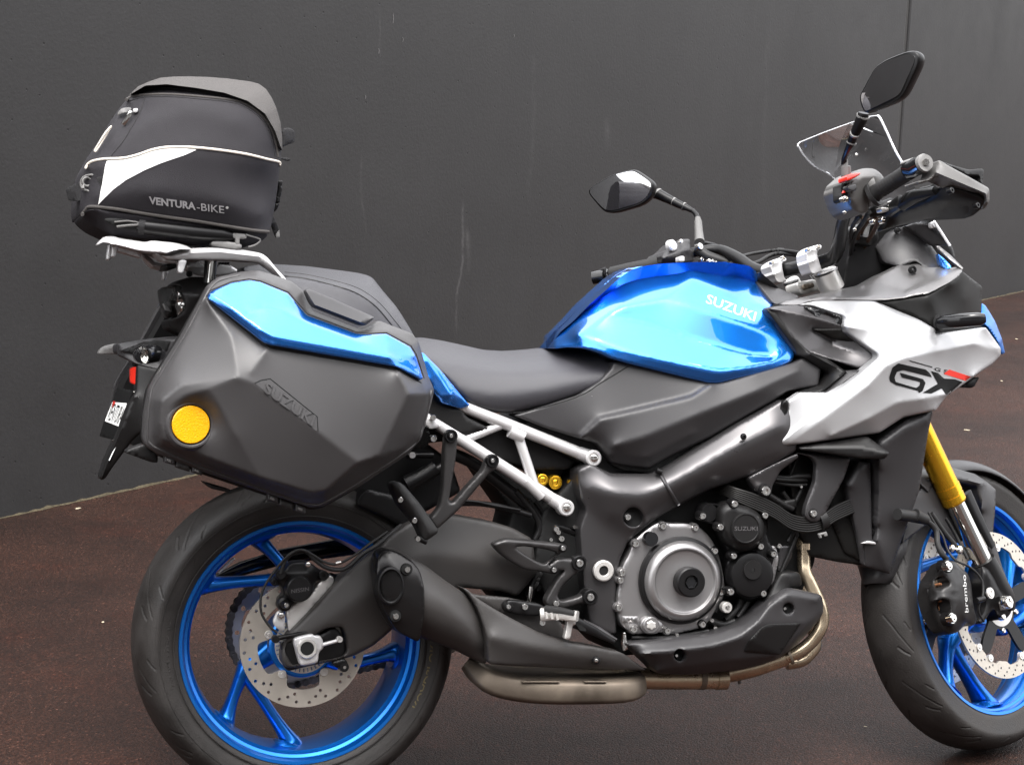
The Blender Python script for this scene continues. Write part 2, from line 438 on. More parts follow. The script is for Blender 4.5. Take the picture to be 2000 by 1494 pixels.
def decal(name, mt, parent, target, zone, outline, off=.0012, th=.0008, g=8, rnd=2):
    lp = resample(fillet([(*z2(zone, p), 0) for p in outline], rnd), g, True)[:, :2]
    x0, y0 = lp.min(0); x1, y1 = lp.max(0)
    gx, gy = np.meshgrid(np.arange(x0, x1, g), np.arange(y0, y1, g)); G = np.stack([gx.ravel(), gy.ravel()], 1)
    G = G[inpoly(G, [lp])]
    if len(G): G = G[segdist(G, lp, np.roll(lp, -1, 0)) > .4*g]
    P2 = np.vstack([lp, G]); n = len(lp); r = cdt(P2, [(i, (i+1) % n) for i in range(n)])
    q = np.array([tuple(v) for v in r[0]]); T = np.array([f for f in r[2] if len(f) == 3]); T = T[inpoly(q[T].mean(1), [lp])]
    return sheet(name, mt, parent, onto(target, q, off), [tuple(t[::-1]) for t in T], th)
def line_on(name, mt, parent, target, zone, pts, r, sm=4, off=.0, g=6, flat=1.):
    q = [np.array(z2(zone, p)[:2]) for p in pts]
    q = cr(q, sm) if sm else q
    q = resample(np.array(q), g, False)
    X = onto(target, q, off)
    return loft3(name, mt, parent, X, [(r, r*flat)]*len(X), 8)
def text_px(name, mt, parent, txt, zone, a, b, hv, target=None, d=.2, off=.001, th=.0008, bold=.0, fr=B, shear=0, font_w=None):
    """letters on baseline a->b (pixels), hv = vector of the capital height"""
    cu = bpy.data.curves.new('letters', 'FONT'); cu.body = txt; cu.size = 1; cu.offset = bold; cu.shear = shear; cu.resolution_u = 3
    ob = bpy.data.objects.new('letters', cu); C.objects.link(ob)
    bpy.context.view_layer.update()
    me = ob.to_mesh(); V = np.array([tuple(v.co) for v in me.vertices]); F = [tuple(p.vertices) for p in me.polygons]
    ob.to_mesh_clear(); bpy.data.objects.remove(ob); bpy.data.curves.remove(cu)
    if not len(V): return None
    x0, x1 = V[:, 0].min(), V[:, 0].max(); y0, y1 = 0, max(V[:, 1].max(), .1)
    a, b = np.array(z2(zone, a)[:2]), np.array(z2(zone, b)[:2]); h = np.array(hv)/zone[2]
    q = a+((V[:, 0]-x0)/(x1-x0))[:, None]*(b-a)+((V[:, 1]-y0)/(y1-y0))[:, None]*h
    Xs = onto(target, q, off) if target is not None else [Vector(v) for v in fr.P(q, np.full(len(q), d))]
    # keep windings facing the viewer
    o_ = Vector(B.o); f = F[0]; nrm = (Xs[f[1]]-Xs[f[0]]).cross(Xs[f[2]]-Xs[f[0]])
    tot = 0
    for f in F[:40]:
        tot += ((Xs[f[1]]-Xs[f[0]]).cross(Xs[f[2]]-Xs[f[0]])).dot(o_-Xs[f[0]])
    if tot < 0: F = [f[::-1] for f in F]
    return sheet(name, mt, parent, Xs, F, th)
def plate(name, mt, parent, zone, outline, d, depth=.01, rnd=4, edge=2, g=8, holes=(), fr=B, **kw):
    return relief(name, mt, parent, zone, outline, d=d, depth=depth, rnd=rnd, edge=edge, g=g, k=0, holes=holes, fr=fr, **kw)
def circ(x, y, r, n=20, ry=None):
    ry = ry or r
    return [(x+r*math.cos(2*PI*i/n), y+ry*math.sin(2*PI*i/n)) for i in range(n)]
# ------------------------------------------------------------------ ground and wall
def ground_hit(px, py, z=0.):
    r = CF+CR*(px-1000)/FPX-CU*(py-747)/FPX; t = (z-CAM[2])/r[2]; return CAM+r*t
g0, g1 = ground_hit(0, 1013), ground_hit(1990, 571)
wd = g1-g0; wd[2] = 0; wd /= np.linalg.norm(wd); wn = np.array([wd[1], -wd[0], 0])      # wn points to the viewer
def wall_px(px, py, off=0.):
    r = CF+CR*(px-1000)/FPX-CU*(py-747)/FPX; t = ((g0+wn*off-CAM)@wn)/(r@wn); return CAM+r*t
def asphalt():
    m = bpy.data.materials.new('wet_asphalt'); m.use_nodes = True; nt = m.node_tree; b = nt.nodes['Principled BSDF']; L = nt.links
    tc = _n(nt, 'ShaderNodeTexCoord')
    def noise(s, det=6, rough=.6):
        n = _n(nt, 'ShaderNodeTexNoise', Scale=s, Detail=float(det), Roughness=rough); L.new(tc.outputs['Object'], n.inputs['Vector']); return n.outputs[0]
    def ramp(x, stops):
        r = _n(nt, 'ShaderNodeValToRGB'); e = r.color_ramp.elements
        e[0].position, e[0].color = stops[0][0], (*stops[0][1], 1); e[1].position, e[1].color = stops[1][0], (*stops[1][1], 1)
        for p, c_ in stops[2:]:
            k_ = e.new(p); k_.color = (*c_, 1)
        L.new(x, r.inputs[0]); return r.outputs[0]
    def mix(f, a, c_, t='MIX'):
        x = _n(nt, 'ShaderNodeMixRGB', blend_type=t)
        for s_, v in ((0, f), (1, a), (2, c_)):
            if hasattr(v, 'links'): L.new(v, x.inputs[s_])
            else: x.inputs[s_].default_value = v
        return x.outputs[0]
    big = ramp(noise(1.5, 6), [(.38, (.0170, .0072, .0047)), (.68, (.040, .0172, .0113))])
    vo = _n(nt, 'ShaderNodeTexVoronoi', Scale=240.); L.new(tc.outputs['Object'], vo.inputs['Vector'])
    cell = ramp(vo.outputs['Color'], [(.15, (.45, .45, .45)), (.6, (1.0, .95, .9)), (.88, (1.7, 1.65, 1.6)), (.955, (4.2, 4.4, 4.6))])
    c1 = mix(1., big, cell, 'MULTIPLY')
    rusty = ramp(noise(3.3, 7, .7), [(.52, (0, 0, 0)), (.75, (1, 1, 1))])
    c2 = mix(rusty, c1, mix(1., c1, (1.35, .95, .8, 1), 'MULTIPLY'))
    L.new(c2, b.inputs['Base Color'])
    wet = ramp(noise(1.6, 4), [(.42, (.52, .52, .52)), (.62, (.26, .26, .26))])
    rr = mix(.35, wet, noise(180, 3)); L.new(rr, b.inputs['Roughness']); b.inputs['Specular IOR Level'].default_value = .2
    h1 = _n(nt, 'ShaderNodeMath', operation='MULTIPLY_ADD'); L.new(vo.outputs['Distance'], h1.inputs[0]); h1.inputs[1].default_value = -1.3; L.new(noise(650, 3), h1.inputs[2])
    bp = _n(nt, 'ShaderNodeBump', Strength=.9, Distance=.0026); L.new(h1.outputs[0], bp.inputs['Height']); L.new(bp.outputs[0], b.inputs['Normal'])
    return m
gm = mkmesh('ground', [(-60, -60, 0), (60, -60, 0), (60, 60, 0), (-60, 60, 0)], [(0, 1, 2, 3)], False)
gr = link('ground', gm, asphalt()); tag(gr, kind='structure')
def wallmat():
    m = bpy.data.materials.new('dark_painted_concrete'); m.use_nodes = True; nt = m.node_tree; b = nt.nodes['Principled BSDF']; L = nt.links
    tc = _n(nt, 'ShaderNodeTexCoord')
    def noise(s, det=6, rough=.6, sc=(1, 1, 1)):
        mp = _n(nt, 'ShaderNodeMapping'); mp.inputs['Scale'].default_value = sc; L.new(tc.outputs['Object'], mp.inputs[0])
        n = _n(nt, 'ShaderNodeTexNoise', Scale=s, Detail=float(det), Roughness=rough); L.new(mp.outputs[0], n.inputs['Vector']); return n.outputs[0]
    def mrange(x, a, c_, lo, hi):
        r = _n(nt, 'ShaderNodeMapRange'); r.inputs[1].default_value = a; r.inputs[2].default_value = c_; r.inputs[3].default_value = lo; r.inputs[4].default_value = hi
        L.new(x, r.inputs[0]); return r.outputs[0]
    def mul(a, c_):
        x = _n(nt, 'ShaderNodeMath', operation='MULTIPLY'); L.new(a, x.inputs[0]); L.new(c_, x.inputs[1]); return x.outputs[0]
    a = mrange(noise(1.3, 5), .3, .7, .85, 1.15)
    s = mrange(noise(2, 3, .5, (3, 3, .4)), .35, .75, .97, 1.05)
    f = mrange(noise(60, 4), .3, .7, .93, 1.07)
    # pin holes in the paint
    vo = _n(nt, 'ShaderNodeTexVoronoi', Scale=24.); L.new(tc.outputs['Object'], vo.inputs['Vector'])
    hole = mrange(vo.outputs['Distance'], .05, .10, 0., 1.)
    sep = _n(nt, 'ShaderNodeSeparateColor'); L.new(vo.outputs['Color'], sep.inputs[0])
    keep = mrange(sep.outputs[0], .52, .54, 1., 0.)
    mx = _n(nt, 'ShaderNodeMath', operation='MAXIMUM'); L.new(hole, mx.inputs[0]); L.new(keep, mx.inputs[1])
    dk = mrange(mx.outputs[0], 0., 1., .25, 1.)
    tot = mul(mul(mul(a, s), f), dk)
    # faint lime runs and a smudge: pale deposits at fixed places on the wall
    dp_ = _n(nt, 'ShaderNodeVectorMath', operation='DOT_PRODUCT'); dp_.inputs[1].default_value = tuple(wd); L.new(tc.outputs['Object'], dp_.inputs[0])
    sp_ = _n(nt, 'ShaderNodeSeparateXYZ'); L.new(tc.outputs['Object'], sp_.inputs[0])
    def m2(op, a, c_):
        x = _n(nt, 'ShaderNodeMath', operation=op)
        for i_, v in ((0, a), (1, c_)):
            if hasattr(v, 'links'): L.new(v, x.inputs[i_])
            else: x.inputs[i_].default_value = v
        return x.outputs[0]
    wob = m2('MULTIPLY', m2('SUBTRACT', noise(5, 3, .5, (.2, .2, 1)), .5), .10); brk = mrange(noise(22, 5, .7), .38, .62, .15, 1.)
    acc = None
    for (xa, ya), (xb, yb), w_, am in (((904, 400), (890, 650), .010, 1.3), ((908, 440), (912, 530), .018, .8), ((1188, 236), (1188, 285), .030, .8), ((707, 300), (712, 470), .010, .35), ((742, 20), (740, 130), .006, .5), ((1040, 100), (1036, 420), .020, .25), ((520, 560), (515, 900), .03, .2), ((1500, 60), (1490, 400), .03, .2)):
        A_, B_ = wall_px(xa, ya), wall_px(xb, yb); sA, sB = float(A_@wd), float(B_@wd); zA, zB = A_[2], B_[2]
        t_ = mrange(sp_.outputs[2], zB, zA, sB, sA); d_ = m2('ABSOLUTE', m2('SUBTRACT', m2('ADD', dp_.outputs['Value'], wob), t_), 0.)
        wm = m2('MULTIPLY', mrange(d_, 0., w_, 1., 0.), m2('MULTIPLY', mrange(sp_.outputs[2], zB-.02, zB+.10, 0., 1.), mrange(sp_.outputs[2], zA-.04, zA+.02, 1., 0.)))
        wm = m2('MULTIPLY', m2('MULTIPLY', wm, brk), am*2.0); acc = wm if acc is None else m2('ADD', acc, wm)
    tot = m2('MULTIPLY', tot, m2('ADD', acc, 1.))
    sc_ = _n(nt, 'ShaderNodeVectorMath', operation='SCALE'); sc_.inputs[0].default_value = (.0225, .0215, .0215); L.new(tot, sc_.inputs['Scale'])
    L.new(sc_.outputs[0], b.inputs['Base Color'])
    L.new(mrange(noise(5, 5), .3, .7, .40, .50), b.inputs['Roughness']); b.inputs['Specular IOR Level'].default_value = .5
    ad = _n(nt, 'ShaderNodeMath', operation='MULTIPLY_ADD'); L.new(mx.outputs[0], ad.inputs[0]); ad.inputs[1].default_value = 1.5; L.new(noise(90, 4), ad.inputs[2])
    bp = _n(nt, 'ShaderNodeBump', Strength=.2, Distance=.003); L.new(ad.outputs[0], bp.inputs['Height']); L.new(bp.outputs[0], b.inputs['Normal'])
    return m
def obox(name, o, dx, dy, sx, sy, sz, mt, parent=None, bev=0.):
    """box from corner o along dx (length sx), dy (sy) and z (sz)"""
    V = []
    for i in (0, 1):
        for j in (0, 1):
            for k in (0, 1): V.append(o+dx*sx*i+dy*sy*j+np.array([0, 0, sz*k]))
    F = [(0, 1, 3, 2), (4, 6, 7, 5), (0, 4, 5, 1), (2, 3, 7, 6), (0, 2, 6, 4), (1, 5, 7, 3)]
    me = mkmesh(name, V, F, False); ob = link(name, me, mt, parent)
    if bev:
        bm = ob.modifiers.new('bevel', 'BEVEL'); bm.width = bev; bm.segments = 2
    return ob
seam = wall_px(1772, 60); ls = float((seam-g0)@wd)
wall = bpy.data.objects.new('wall', None); C.objects.link(wall)
tag(wall, 'tall dark grey painted concrete wall behind the motorcycle', 'wall')
WM = wallmat()
nb = -wn
def panel(s0, s1): return obox('panel', g0+wd*s0+np.array([0, 0, -.05]), wd, nb, s1-s0, .18, 2.35, WM, wall, .012)
panel(ls-13.5, ls-.017); panel(ls+.017, ls+9.)
M['seal'] = mat('joint_sealant', (.050,.048,.046), .7)
obox('joint_sealant', g0+wd*(ls-.02)+nb*.010, wd, nb, .04, .1, 2.29, 'seal', wall)
# runs, chips and a faint patch on the paint
M['chip'] = mat('paint_chip', (.20, .19, .19), .7)
def wall_mark(name, mt, pts, r0):
    X = [wall_px(x, y, .0) for x, y in pts]; V, F = [], []
    for i, p in enumerate(X):
        r_ = r0*(.4+.6*math.sin(PI*(i+.5)/len(X)))*(.8+.4*random.random())
        V += [p-wd*r_+wn*.0015, p+wd*r_+wn*.0015]
        if i: F.append((2*i-2, 2*i-1, 2*i+1, 2*i))
    n = len(V); V += [v-wn*.001 for v in V]; F += [(a, b, b+n, a+n) for a, b in ((0, 1), (n-2, n-1))]
    link(name, mkmesh(name, V, F, False), mt, wall)
for x, y, l in ((767, 36, 20), (786, 78, 9), (739, 100, 11), (713, 190, 7), (1003, 70, 6)):
    wall_mark('paint_chip', 'chip', [(x, y-l/2), (x+1, y), (x, y+l/2)], .0013)

# thin irregular line of moss and grit along the foot of the wall
M['moss'] = mat('moss_and_grit', (.060, .048, .027), .9, var=(60, .5), bump=(300, 1.))
V, F = [], []; N_s = 420
for i in range(N_s+1):
    s_ = 0-1.5+11.*i/N_s; h_ = .002+.004*abs(math.sin(i*1.7)*math.sin(i*.37))+.004*random.random(); w_ = .003+.006*random.random()
    p = g0+wd*s_; V += [p+wn*.001+np.array([0, 0, h_]), p+wn*w_*.5+np.array([0, 0, h_*.7]), p+wn*w_+np.array([0, 0, .0005])]
    if i:
        a_ = 3*(i-1)
        for q_ in (0, 1): F.append((a_+q_, a_+q_+1, a_+q_+4, a_+q_+3))
tag(link('moss_line', mkmesh('moss_line', V, F), 'moss', wall), kind='stuff')
# unseen building, sized to put a dark band into the paint reflections
bd = bpy.data.objects.new('unseen_building', None); C.objects.link(bd); tag(bd, 'long grey unseen building, sized to darken reflections in the paint', 'building')
M['bwall'] = mat('grey_cladding', (.16,.155,.15), .7, var=(2, .1)); M['bdoor'] = mat('roller_door', (.30,.30,.30), .5); M['broof'] = mat('roof_sheet', (.10,.10,.10), .5)
X_ = np.array([1., 0, 0]); Y_ = np.array([0, 1., 0])
obox('building_wall', np.array([-11., -15.5, 0]), X_, Y_, 27., 5., 6.4, 'bwall', bd)
obox('roof', np.array([-11.6, -15.9, 6.4]), X_, Y_, 28.2, 6.3, .35, 'broof', bd)
for i in range(4):
    dr = obox('roller_door', np.array([-9.5+i*6.2, -10.6, 0.02]), X_, Y_, 3.6, .14, 3.0, 'bdoor', bd)
# ------------------------------------------------------------------ the motorcycle
mc = thing('motorcycle', (0, 0, 0), 'blue and silver touring motorcycle leaning in front of the dark wall', 'motorcycle')

def tyre_mesh(R, hw, rb, hb, par, n=900):
    # profile control (r, y) from left bead over the crown to the right bead
    half = [(rb, hb), (rb+.012, hb+.006), (rb+.030, hw-.003), (rb+.046, hw)]
    # crown arc
    ry = hw; rc = R-(rb+.046)
    arc = [(rb+.046+rc*math.sin(t), hw*math.cos(t)**.92 if math.cos(t) > 0 else 0) for t in np.linspace(.14, PI/2, 24)]
    q = [np.array(p) for p in half+arc]
    qq = [q[0]]
    for a, b in zip(q, q[1:]): qq += [a+(b-a)*t for t in ((.5, 1) if np.hypot(*(b-a)) > .006 else (1,))]
    # even spacing near the tread
    P = qq+[np.array([a[0], -a[1]]) for a in qq[::-1][1:]]
    P = cr(P, 2); P = np.array(P); m_ = len(P)
    s = np.r_[0, np.cumsum(np.hypot(*np.diff(P, axis=0).T))]; s -= s[-1]/2
    tg = np.gradient(P, axis=0); tg /= np.hypot(*tg.T)[:, None]; nr = np.stack([-tg[:, 1], tg[:, 0]], 1)
    if nr[m_//2, 0] < 0: nr = -nr
    TH = np.linspace(0, 2*PI, n, endpoint=False)
    T, Sg = np.meshgrid(TH*R, s, indexing='ij'); dep = np.zeros_like(T)
    per = 2*PI*R/13; strokes = []
    k_ = hw/.095
    for sd in (1, -1):
        o_ = 0 if sd > 0 else .5
        strokes += [([(o_*per+.000, sd*.020*k_), (o_*per+.022, sd*.045*k_), (o_*per+.055, sd*.072*k_), (o_*per+.085, sd*.094*k_)], .0009, .0020),
                    ([(o_*per+.070, sd*.050*k_), (o_*per+.082, sd*.066*k_), (o_*per+.090, sd*.080*k_)], .0015, .0026),
                    ([(o_*per+.020, sd*.088*k_), (o_*per+.040, sd*.104*k_)], .0010, .0018)]
    for pl, wd_, dp in strokes:
        for (ax_, ay), (bx, by) in zip(pl, pl[1:]):
            for sh in (-per, 0, per):
                Tx = np.mod(T, per); dx, dy = bx-ax_, by-ay; L2 = dx*dx+dy*dy
                t = np.clip(((Tx-ax_-sh)*dx+(Sg-ay)*dy)/L2, 0, 1)
                dd = np.hypot(Tx-ax_-sh-t*dx, Sg-ay-t*dy); dep = np.maximum(dep, dp*np.clip(1.6-dd/wd_, 0, 1))
    # raised ring and moulded band on the side wall
    Rr = P[None, :, 0]-dep*nr[None, :, 0]; Y = P[None, :, 1]-dep*nr[None, :, 1]
    V = np.stack([Rr*np.cos(TH)[:, None], -Y, Rr*np.sin(TH)[:, None]], -1).reshape(-1, 3)
    i = np.arange(n)[:, None]; j = np.arange(m_-1)[None]; i2 = (i+1) % n
    F = np.stack([i*m_+j, i*m_+j+1, i2*m_+j+1, i2*m_+j], -1).reshape(-1, 4)
    me = bpy.data.meshes.new('tyre'); me.vertices.add(len(V)); me.vertices.foreach_set('co', V.ravel())
    me.loops.add(len(F)*4); me.loops.foreach_set('vertex_index', F.ravel().astype(np.int32)); me.polygons.add(len(F))
    me.polygons.foreach_set('loop_start', np.arange(0, len(F)*4, 4, dtype=np.int32)); me.polygons.foreach_set('loop_total', np.full(len(F), 4, dtype=np.int32))
    me.update(calc_edges=True); me.validate(); me.polygons.foreach_set('use_smooth', [True]*len(F))
    o = link('tyre', me, 'tyre', par); return o
def flat_ring(name, mt, parent, outer, inner, holes, y0, th, M4=None):
    """plate in the wheel plane: outer/inner are radius functions of angle, holes = (r, angle, radius)"""
    n = 180; A = [2*PI*i/n for i in range(n)]
    lo = [np.array([(outer(a)*math.cos(a), outer(a)*math.sin(a)) for a in A])]
    if inner: lo.append(np.array([(inner(a)*math.cos(a), inner(a)*math.sin(a)) for a in A]))
    for r_, a, rr in holes:
        lo.append(np.array([(r_*math.cos(a)+rr*math.cos(t), r_*math.sin(a)+rr*math.sin(t)) for t in np.linspace(0, 2*PI, 12, endpoint=False)]))
    P2 = np.vstack(lo); E = []; off = 0
    for l in lo:
        k_ = len(l); E += [(off+i, off+(i+1) % k_) for i in range(k_)]; off += k_
    r = delaunay_2d_cdt([Vector((float(a)*10, float(b)*10)) for a, b in P2], E, [], 0, 1e-5)
    q = np.array([tuple(v) for v in r[0]])/10; T = np.array([f for f in r[2] if len(f) == 3]); T = T[inpoly(q[T].mean(1), lo)]
    N = len(q); V = [(a, -(y0), b) for a, b in q]+[(a, -(y0-th), b) for a, b in q]
    ed = {}
    for t in T:
        for a, b in ((t[0], t[1]), (t[1], t[2]), (t[2], t[0])): ed[(a, b)] = 1
    F = [tuple(t) for t in T]+[tuple(N+i for i in t[::-1]) for t in T]+[(b, a, N+a, N+b) for a, b in ed if (b, a) not in ed]
    o = link(name, mkmesh(name, V, F, ang=30), mt, parent)
    if M4 is not None: o.matrix_local = M4
    return o
def arc_pos(r, deg, y): return np.array([r*math.cos(math.radians(deg)), -y, r*math.sin(math.radians(deg))])
def wheel(name, M4, R, hw, fl, rr, node0, front):
    prof = [(rr, fl+.003), (rr+.0015, fl), (rr-.001, fl-.004), (.215, fl-.012), (.212, 0), (.215, -fl+.012), (rr, -fl+.003), (rr, -fl-.003), (rr-.006, -fl-.003),
            (.219, -fl+.012), (.209, -fl+.022), (.205, -fl*.3), (.203, 0), (.205, fl*.3), (.209, fl-.022), (.219, fl-.012), (rr-.008, fl-.003), (rr-.006, fl+.002)]
    rim = lathe(name, 'blue_w', mc, (0, 0, 0), prof, 128, M4, 30, closed=True)
    ty = tyre_mesh(R, hw, rr-.005, fl-.002, rim)
    hubp = [(.018, fl*.82), (.036, fl*.82), (.040, fl*.55), (.052, fl*.45), (.052, -fl*.45), (.04, -fl*.6), (.018, -fl*.8)]
    lathe('hub', 'blue_w', rim, (0, 0, 0), hubp, 48)
    for i in range(3):
        a = node0+120*i
        N = arc_pos(.112, a, fl*.12)
        base_ = arc_pos(.045, a-6, fl*.10)
        loft3('spoke', 'blue_w', rim, [base_, (base_+N)/2, N, arc_pos(.128, a+4, fl*.1)], [(.026, .032), (.021, .026), (.019, .024), (.012, .018)], 14, 3)
        for da in (18, 57):
            E_ = arc_pos(.2085, a+da, 0.); mid = (N+E_)/2
            pts = cr([base_*.35+N*.65, N, mid, arc_pos(.196, a+da-(.2 if da < 30 else 1), 0), E_], 5)
            rad = cr([(.016, .022), (.015, .020), (.0112, .017), (.017, .026), (.036, .040)], 5)
            loft3('spoke', 'blue_w', rim, pts, [tuple(x) for x in rad], 14, 2.6)
    return rim
RC = (0, 0, .311)
rw = wheel('rear_wheel', Matrix.Translation(RC), .311, .0955, .083, .2315, 90, False)
for r_, y_ in ((.2420,.0915),(.2690,.0950)): lathe('sidewall_ring', 'tyre', rw, (0, 0, 0), [(r_-.0012, y_-.001), (r_-.0006, y_+.0012), (r_+.0006, y_+.0012), (r_+.0012, y_-.001)], 120)
# lettering on the tyre wall
def arc_text(parent, txt, r, a0, a1, y, h, mt, flip=1):
    cu = bpy.data.curves.new('letters', 'FONT'); cu.body = txt; cu.size = 1; cu.resolution_u = 2; cu.offset = .01
    ob = bpy.data.objects.new('letters', cu); C.objects.link(ob); bpy.context.view_layer.update()
    me = ob.to_mesh(); V = np.array([tuple(v.co) for v in me.vertices]); F = [tuple(p.vertices) for p in me.polygons]; ob.to_mesh_clear()
    bpy.data.objects.remove(ob); bpy.data.curves.remove(cu)
    x0, x1 = V[:, 0].min(), V[:, 0].max(); hh = V[:, 1].max()
    aa = np.radians(a0+(V[:, 0]-x0)/(x1-x0)*(a1-a0)); rr_ = r+V[:, 1]/hh*h*flip
    X = [np.array([q_*math.cos(a), -y-(q_-r)*flip*.0, q_*math.sin(a)]) for q_, a in zip(rr_, aa)]
    n = len(X); X2 = [x+np.array([0, .003, 0]) for x in X]; ed = {}
    for f in F:
        for a, b in zip(f, f[1:]+(f[0],)): ed[(a, b)] = 1
    FF = list(F)+[(a, b, n+b, n+a) for a, b in ed if (b, a) not in ed]
    o = link('lettering', mkmesh('lettering', X+X2, FF, False), mt, parent); return o
arc_text(rw, 'SPORTMAX', .2515, 168, 196, .0925, .014, 'tyre')
M['faded'] = mat('faded_tyre_print', (.16, .13, .06), .7)
arc_text(rw, 'ROADSPORT 2', .2515, -32, 4, .0925, .013, 'faded')
# rear disc
def petal(n, r0, r1, ph, th=.55):
    def f(a):
        c_ = .5+.5*math.cos(n*(a-ph)); c_ = 1/(1+math.exp(-14*(c_-th))); return r0+(r1-r0)*c_
    return f
holes = []
for i in range(12):
    a = 2*PI*i/12+.1
    holes += [(.112, a, .0032), (.1035, a+.13, .0032), (.0955, a+.25, .0032), (.110, a+.30, .0032)]
dsc = flat_ring('brake_disc', 'disc', rw, lambda a: .120, petal(5, .0865, .0600, math.radians(-54), .80), holes, .101, .005)
lathe('disc_mount', 'blue_w', rw, (0, -.094, 0), [(.046, .0), (.046, .006), (.060, .006), (.064, .003), (.064, -.02), (.046, -.03)], 60)
for i in range(5):
    a = math.radians(-54+72*i); o = lathe('disc_button', 'alu', rw, (.068*math.cos(a), -.101, .068*math.sin(a)), [(.0, .004), (.0025, .004), (.003, .002), (.0075, .002), (.0082, 0), (.0082, -.003)], 18)
flat_ring('sensor_ring', 'alu', rw, lambda a: .0545, lambda a: .036, [(.049+k*.0022, 2*PI*i/40, .0013) for i in range(40) for k in (-1, 0, 1)], .108, .002)
# sprocket and chain on the far side
def sp_out(a): return .1115+.0042*math.cos(43*a)
flat_ring('sprocket', 'tubes', rw, sp_out, petal(6, .088, .060, .2), [(.095, 2*PI*i/12, .005) for i in range(12)], -.098, .006)
lk = None
def link_mesh():
    V, F = [], []
    for sy in (1, -1):
        P2 = [(.0079+.0072*math.cos(t), .0072*math.sin(t)) for t in np.linspace(-PI/2, PI/2, 7)]+[(0, .0046)]+[(-.0079+.0072*math.cos(t), .0072*math.sin(t)) for t in np.linspace(PI/2, 3*PI/2, 7)]+[(0, -.0046)]
        b0 = len(V); n = len(P2)
        for y in (sy*.0085, sy*.0065): V += [(x, y, z) for x, z in P2]
        F += [tuple(b0+i for i in range(n)), tuple(b0+n+i for i in range(n))[::-1]]+[(b0+i, b0+(i+1) % n, b0+n+(i+1) % n, b0+n+i) for i in range(n)]
    for cx in (-.0079, .0079):
        b0 = len(V)
        for y in (-.0105, .0105): V += [(cx+.0034*math.cos(t), y, .0034*math.sin(t)) for t in np.linspace(0, 2*PI, 10, endpoint=False)]
        F += [tuple(b0+i for i in range(10)), tuple(b0+10+i for i in range(10))[::-1]]+[(b0+i, b0+(i+1) % 10, b0+10+(i+1) % 10, b0+10+i) for i in range(10)]
    me = mkmesh('chain_link', V, F); me.materials.append(mat('chain_steel', (.27,.25,.23), .42, metal=.5)); return me
lk = link_mesh(); ch = bpy.data.objects.new('drive_chain', None); C.objects.link(ch); ch.parent = mc; ch.matrix_local = Matrix.Translation(RC)
def chain_at(x, z, ang_, y=.101):
    o = bpy.data.objects.new('chain_link', lk); C.objects.link(o); o.parent = ch; o.location = (x, y, z); o.rotation_euler = (0, -ang_, 0)
st_ = .0158; N_ = int(PI*1.05*.1115/st_)
for i in range(N_+1):
    a = PI/2*.95+i*st_/.1115; chain_at(.1115*math.cos(a), .1115*math.sin(a), a+PI/2)
for i in range(1, 33):
    chain_at(.009+i*st_, .1112-.0016*i*.9, -.09); chain_at(i*st_, -.1115+.0048*i*.55, .17)

# front wheel
FC = Vector((1.47, 0, .299))
fw = wheel('front_wheel', MS @ Matrix.Translation(FC), .299, .0605, .050, .2285, 96, True)
for sd, yy in ((1, .0825), (-1, -.0775)):
    hl = []
    for i in range(30):
        a = 2*PI*i/30
        hl += [(.149, a, .0026), (.1415, a+.07, .0026), (.134, a+.14, .0026)]
    flat_ring('brake_disc', 'disc', fw, lambda a: .155, petal(10, .1275, .119, .2), hl, yy, .005)
    # carrier
    flat_ring('disc_carrier', 'black_mt', fw, petal(5, .052, .124, .3, .80), lambda a: .038, [], yy+.001*sd, .006)
    for i in range(5):
        a = .3+2*PI*i/5
        for da in (-.17, .17):
            lathe('disc_button', 'alu', fw, (.1225*math.cos(a+da), -(yy+.001), .1225*math.sin(a+da)), [(0, .003), (.003, .003), (.004, .0015), (.0078, .0015), (.0082, -.006)], 16)
        lathe('disc_bolt', 'steel', fw, (.055*math.cos(a+.63), -(yy+.002), .055*math.sin(a+.63)), [(0, .003), (.004, .004), (.006, .002), (.006, -.006)], 14)
lathe('sensor_ring', 'alu', fw, (0, -.072, 0), [(.046, .01), (.046, .012), (.034, .012), (.034, .01)], 40)
# ------------------------------------------------------------------ engine, frame and near-black filler that deepens the gaps
def R_(name, mt, zone, outline, lines=(), parent=None, **k): return relief(name, mt, parent or mc, zone, outline, lines, **k)
plate('engine_block', 'dark', mc, FULL, [(1150,900),(1300,930),(1480,900),(1545,930),(1600,1010),(1590,1100),(1545,1200),(1440,1262),(1215,1280),(1165,1230),(1100,1220),(1040,1120),(1060,1000)], .105, .21, 8, 4)
plate('radiator', 'plk', mc, FULL, [(1535,880),(1700,880),(1712,1050),(1690,1104),(1640,1098),(1580,1086),(1560,1040),(1545,960)], .135, .27, 6, 3)
plate('inner_fairing', 'dark', mc, FULL, [(1500,640),(1700,640),(1790,700),(1800,830),(1720,890),(1560,880),(1520,800)], .12, .24, 8, 4)
plate('airbox', 'dark', mc, FULL, [(1080,780),(1250,735),(1500,720),(1560,770),(1520,800),(1300,940),(1200,940),(1130,900),(1010,840)], .118, .236, 8, 4)
plate('battery_tray', 'dark', mc, FULL, [(640,640),(900,800),(1010,830),(1110,900),(1090,940),(1000,900),(880,860),(800,870),(660,800),(560,700)], .07, .14, 8, 4)
# rear mudguard and shock area
plate('shock_absorber', 'dark', mc, FULL, [(930,900),(1100,960),(1120,1010),(1110,1100),(1080,1180),(1010,1210),(960,1150),(985,1060),(1000,1000)], .06, .12, 8, 4)
plate('inner_mudguard', 'black_mt', mc, FULL, [(330,880),(700,1000),(830,1000),(900,960),(880,900),(800,840),(640,760),(360,700)], .05, .10, 8, 4)

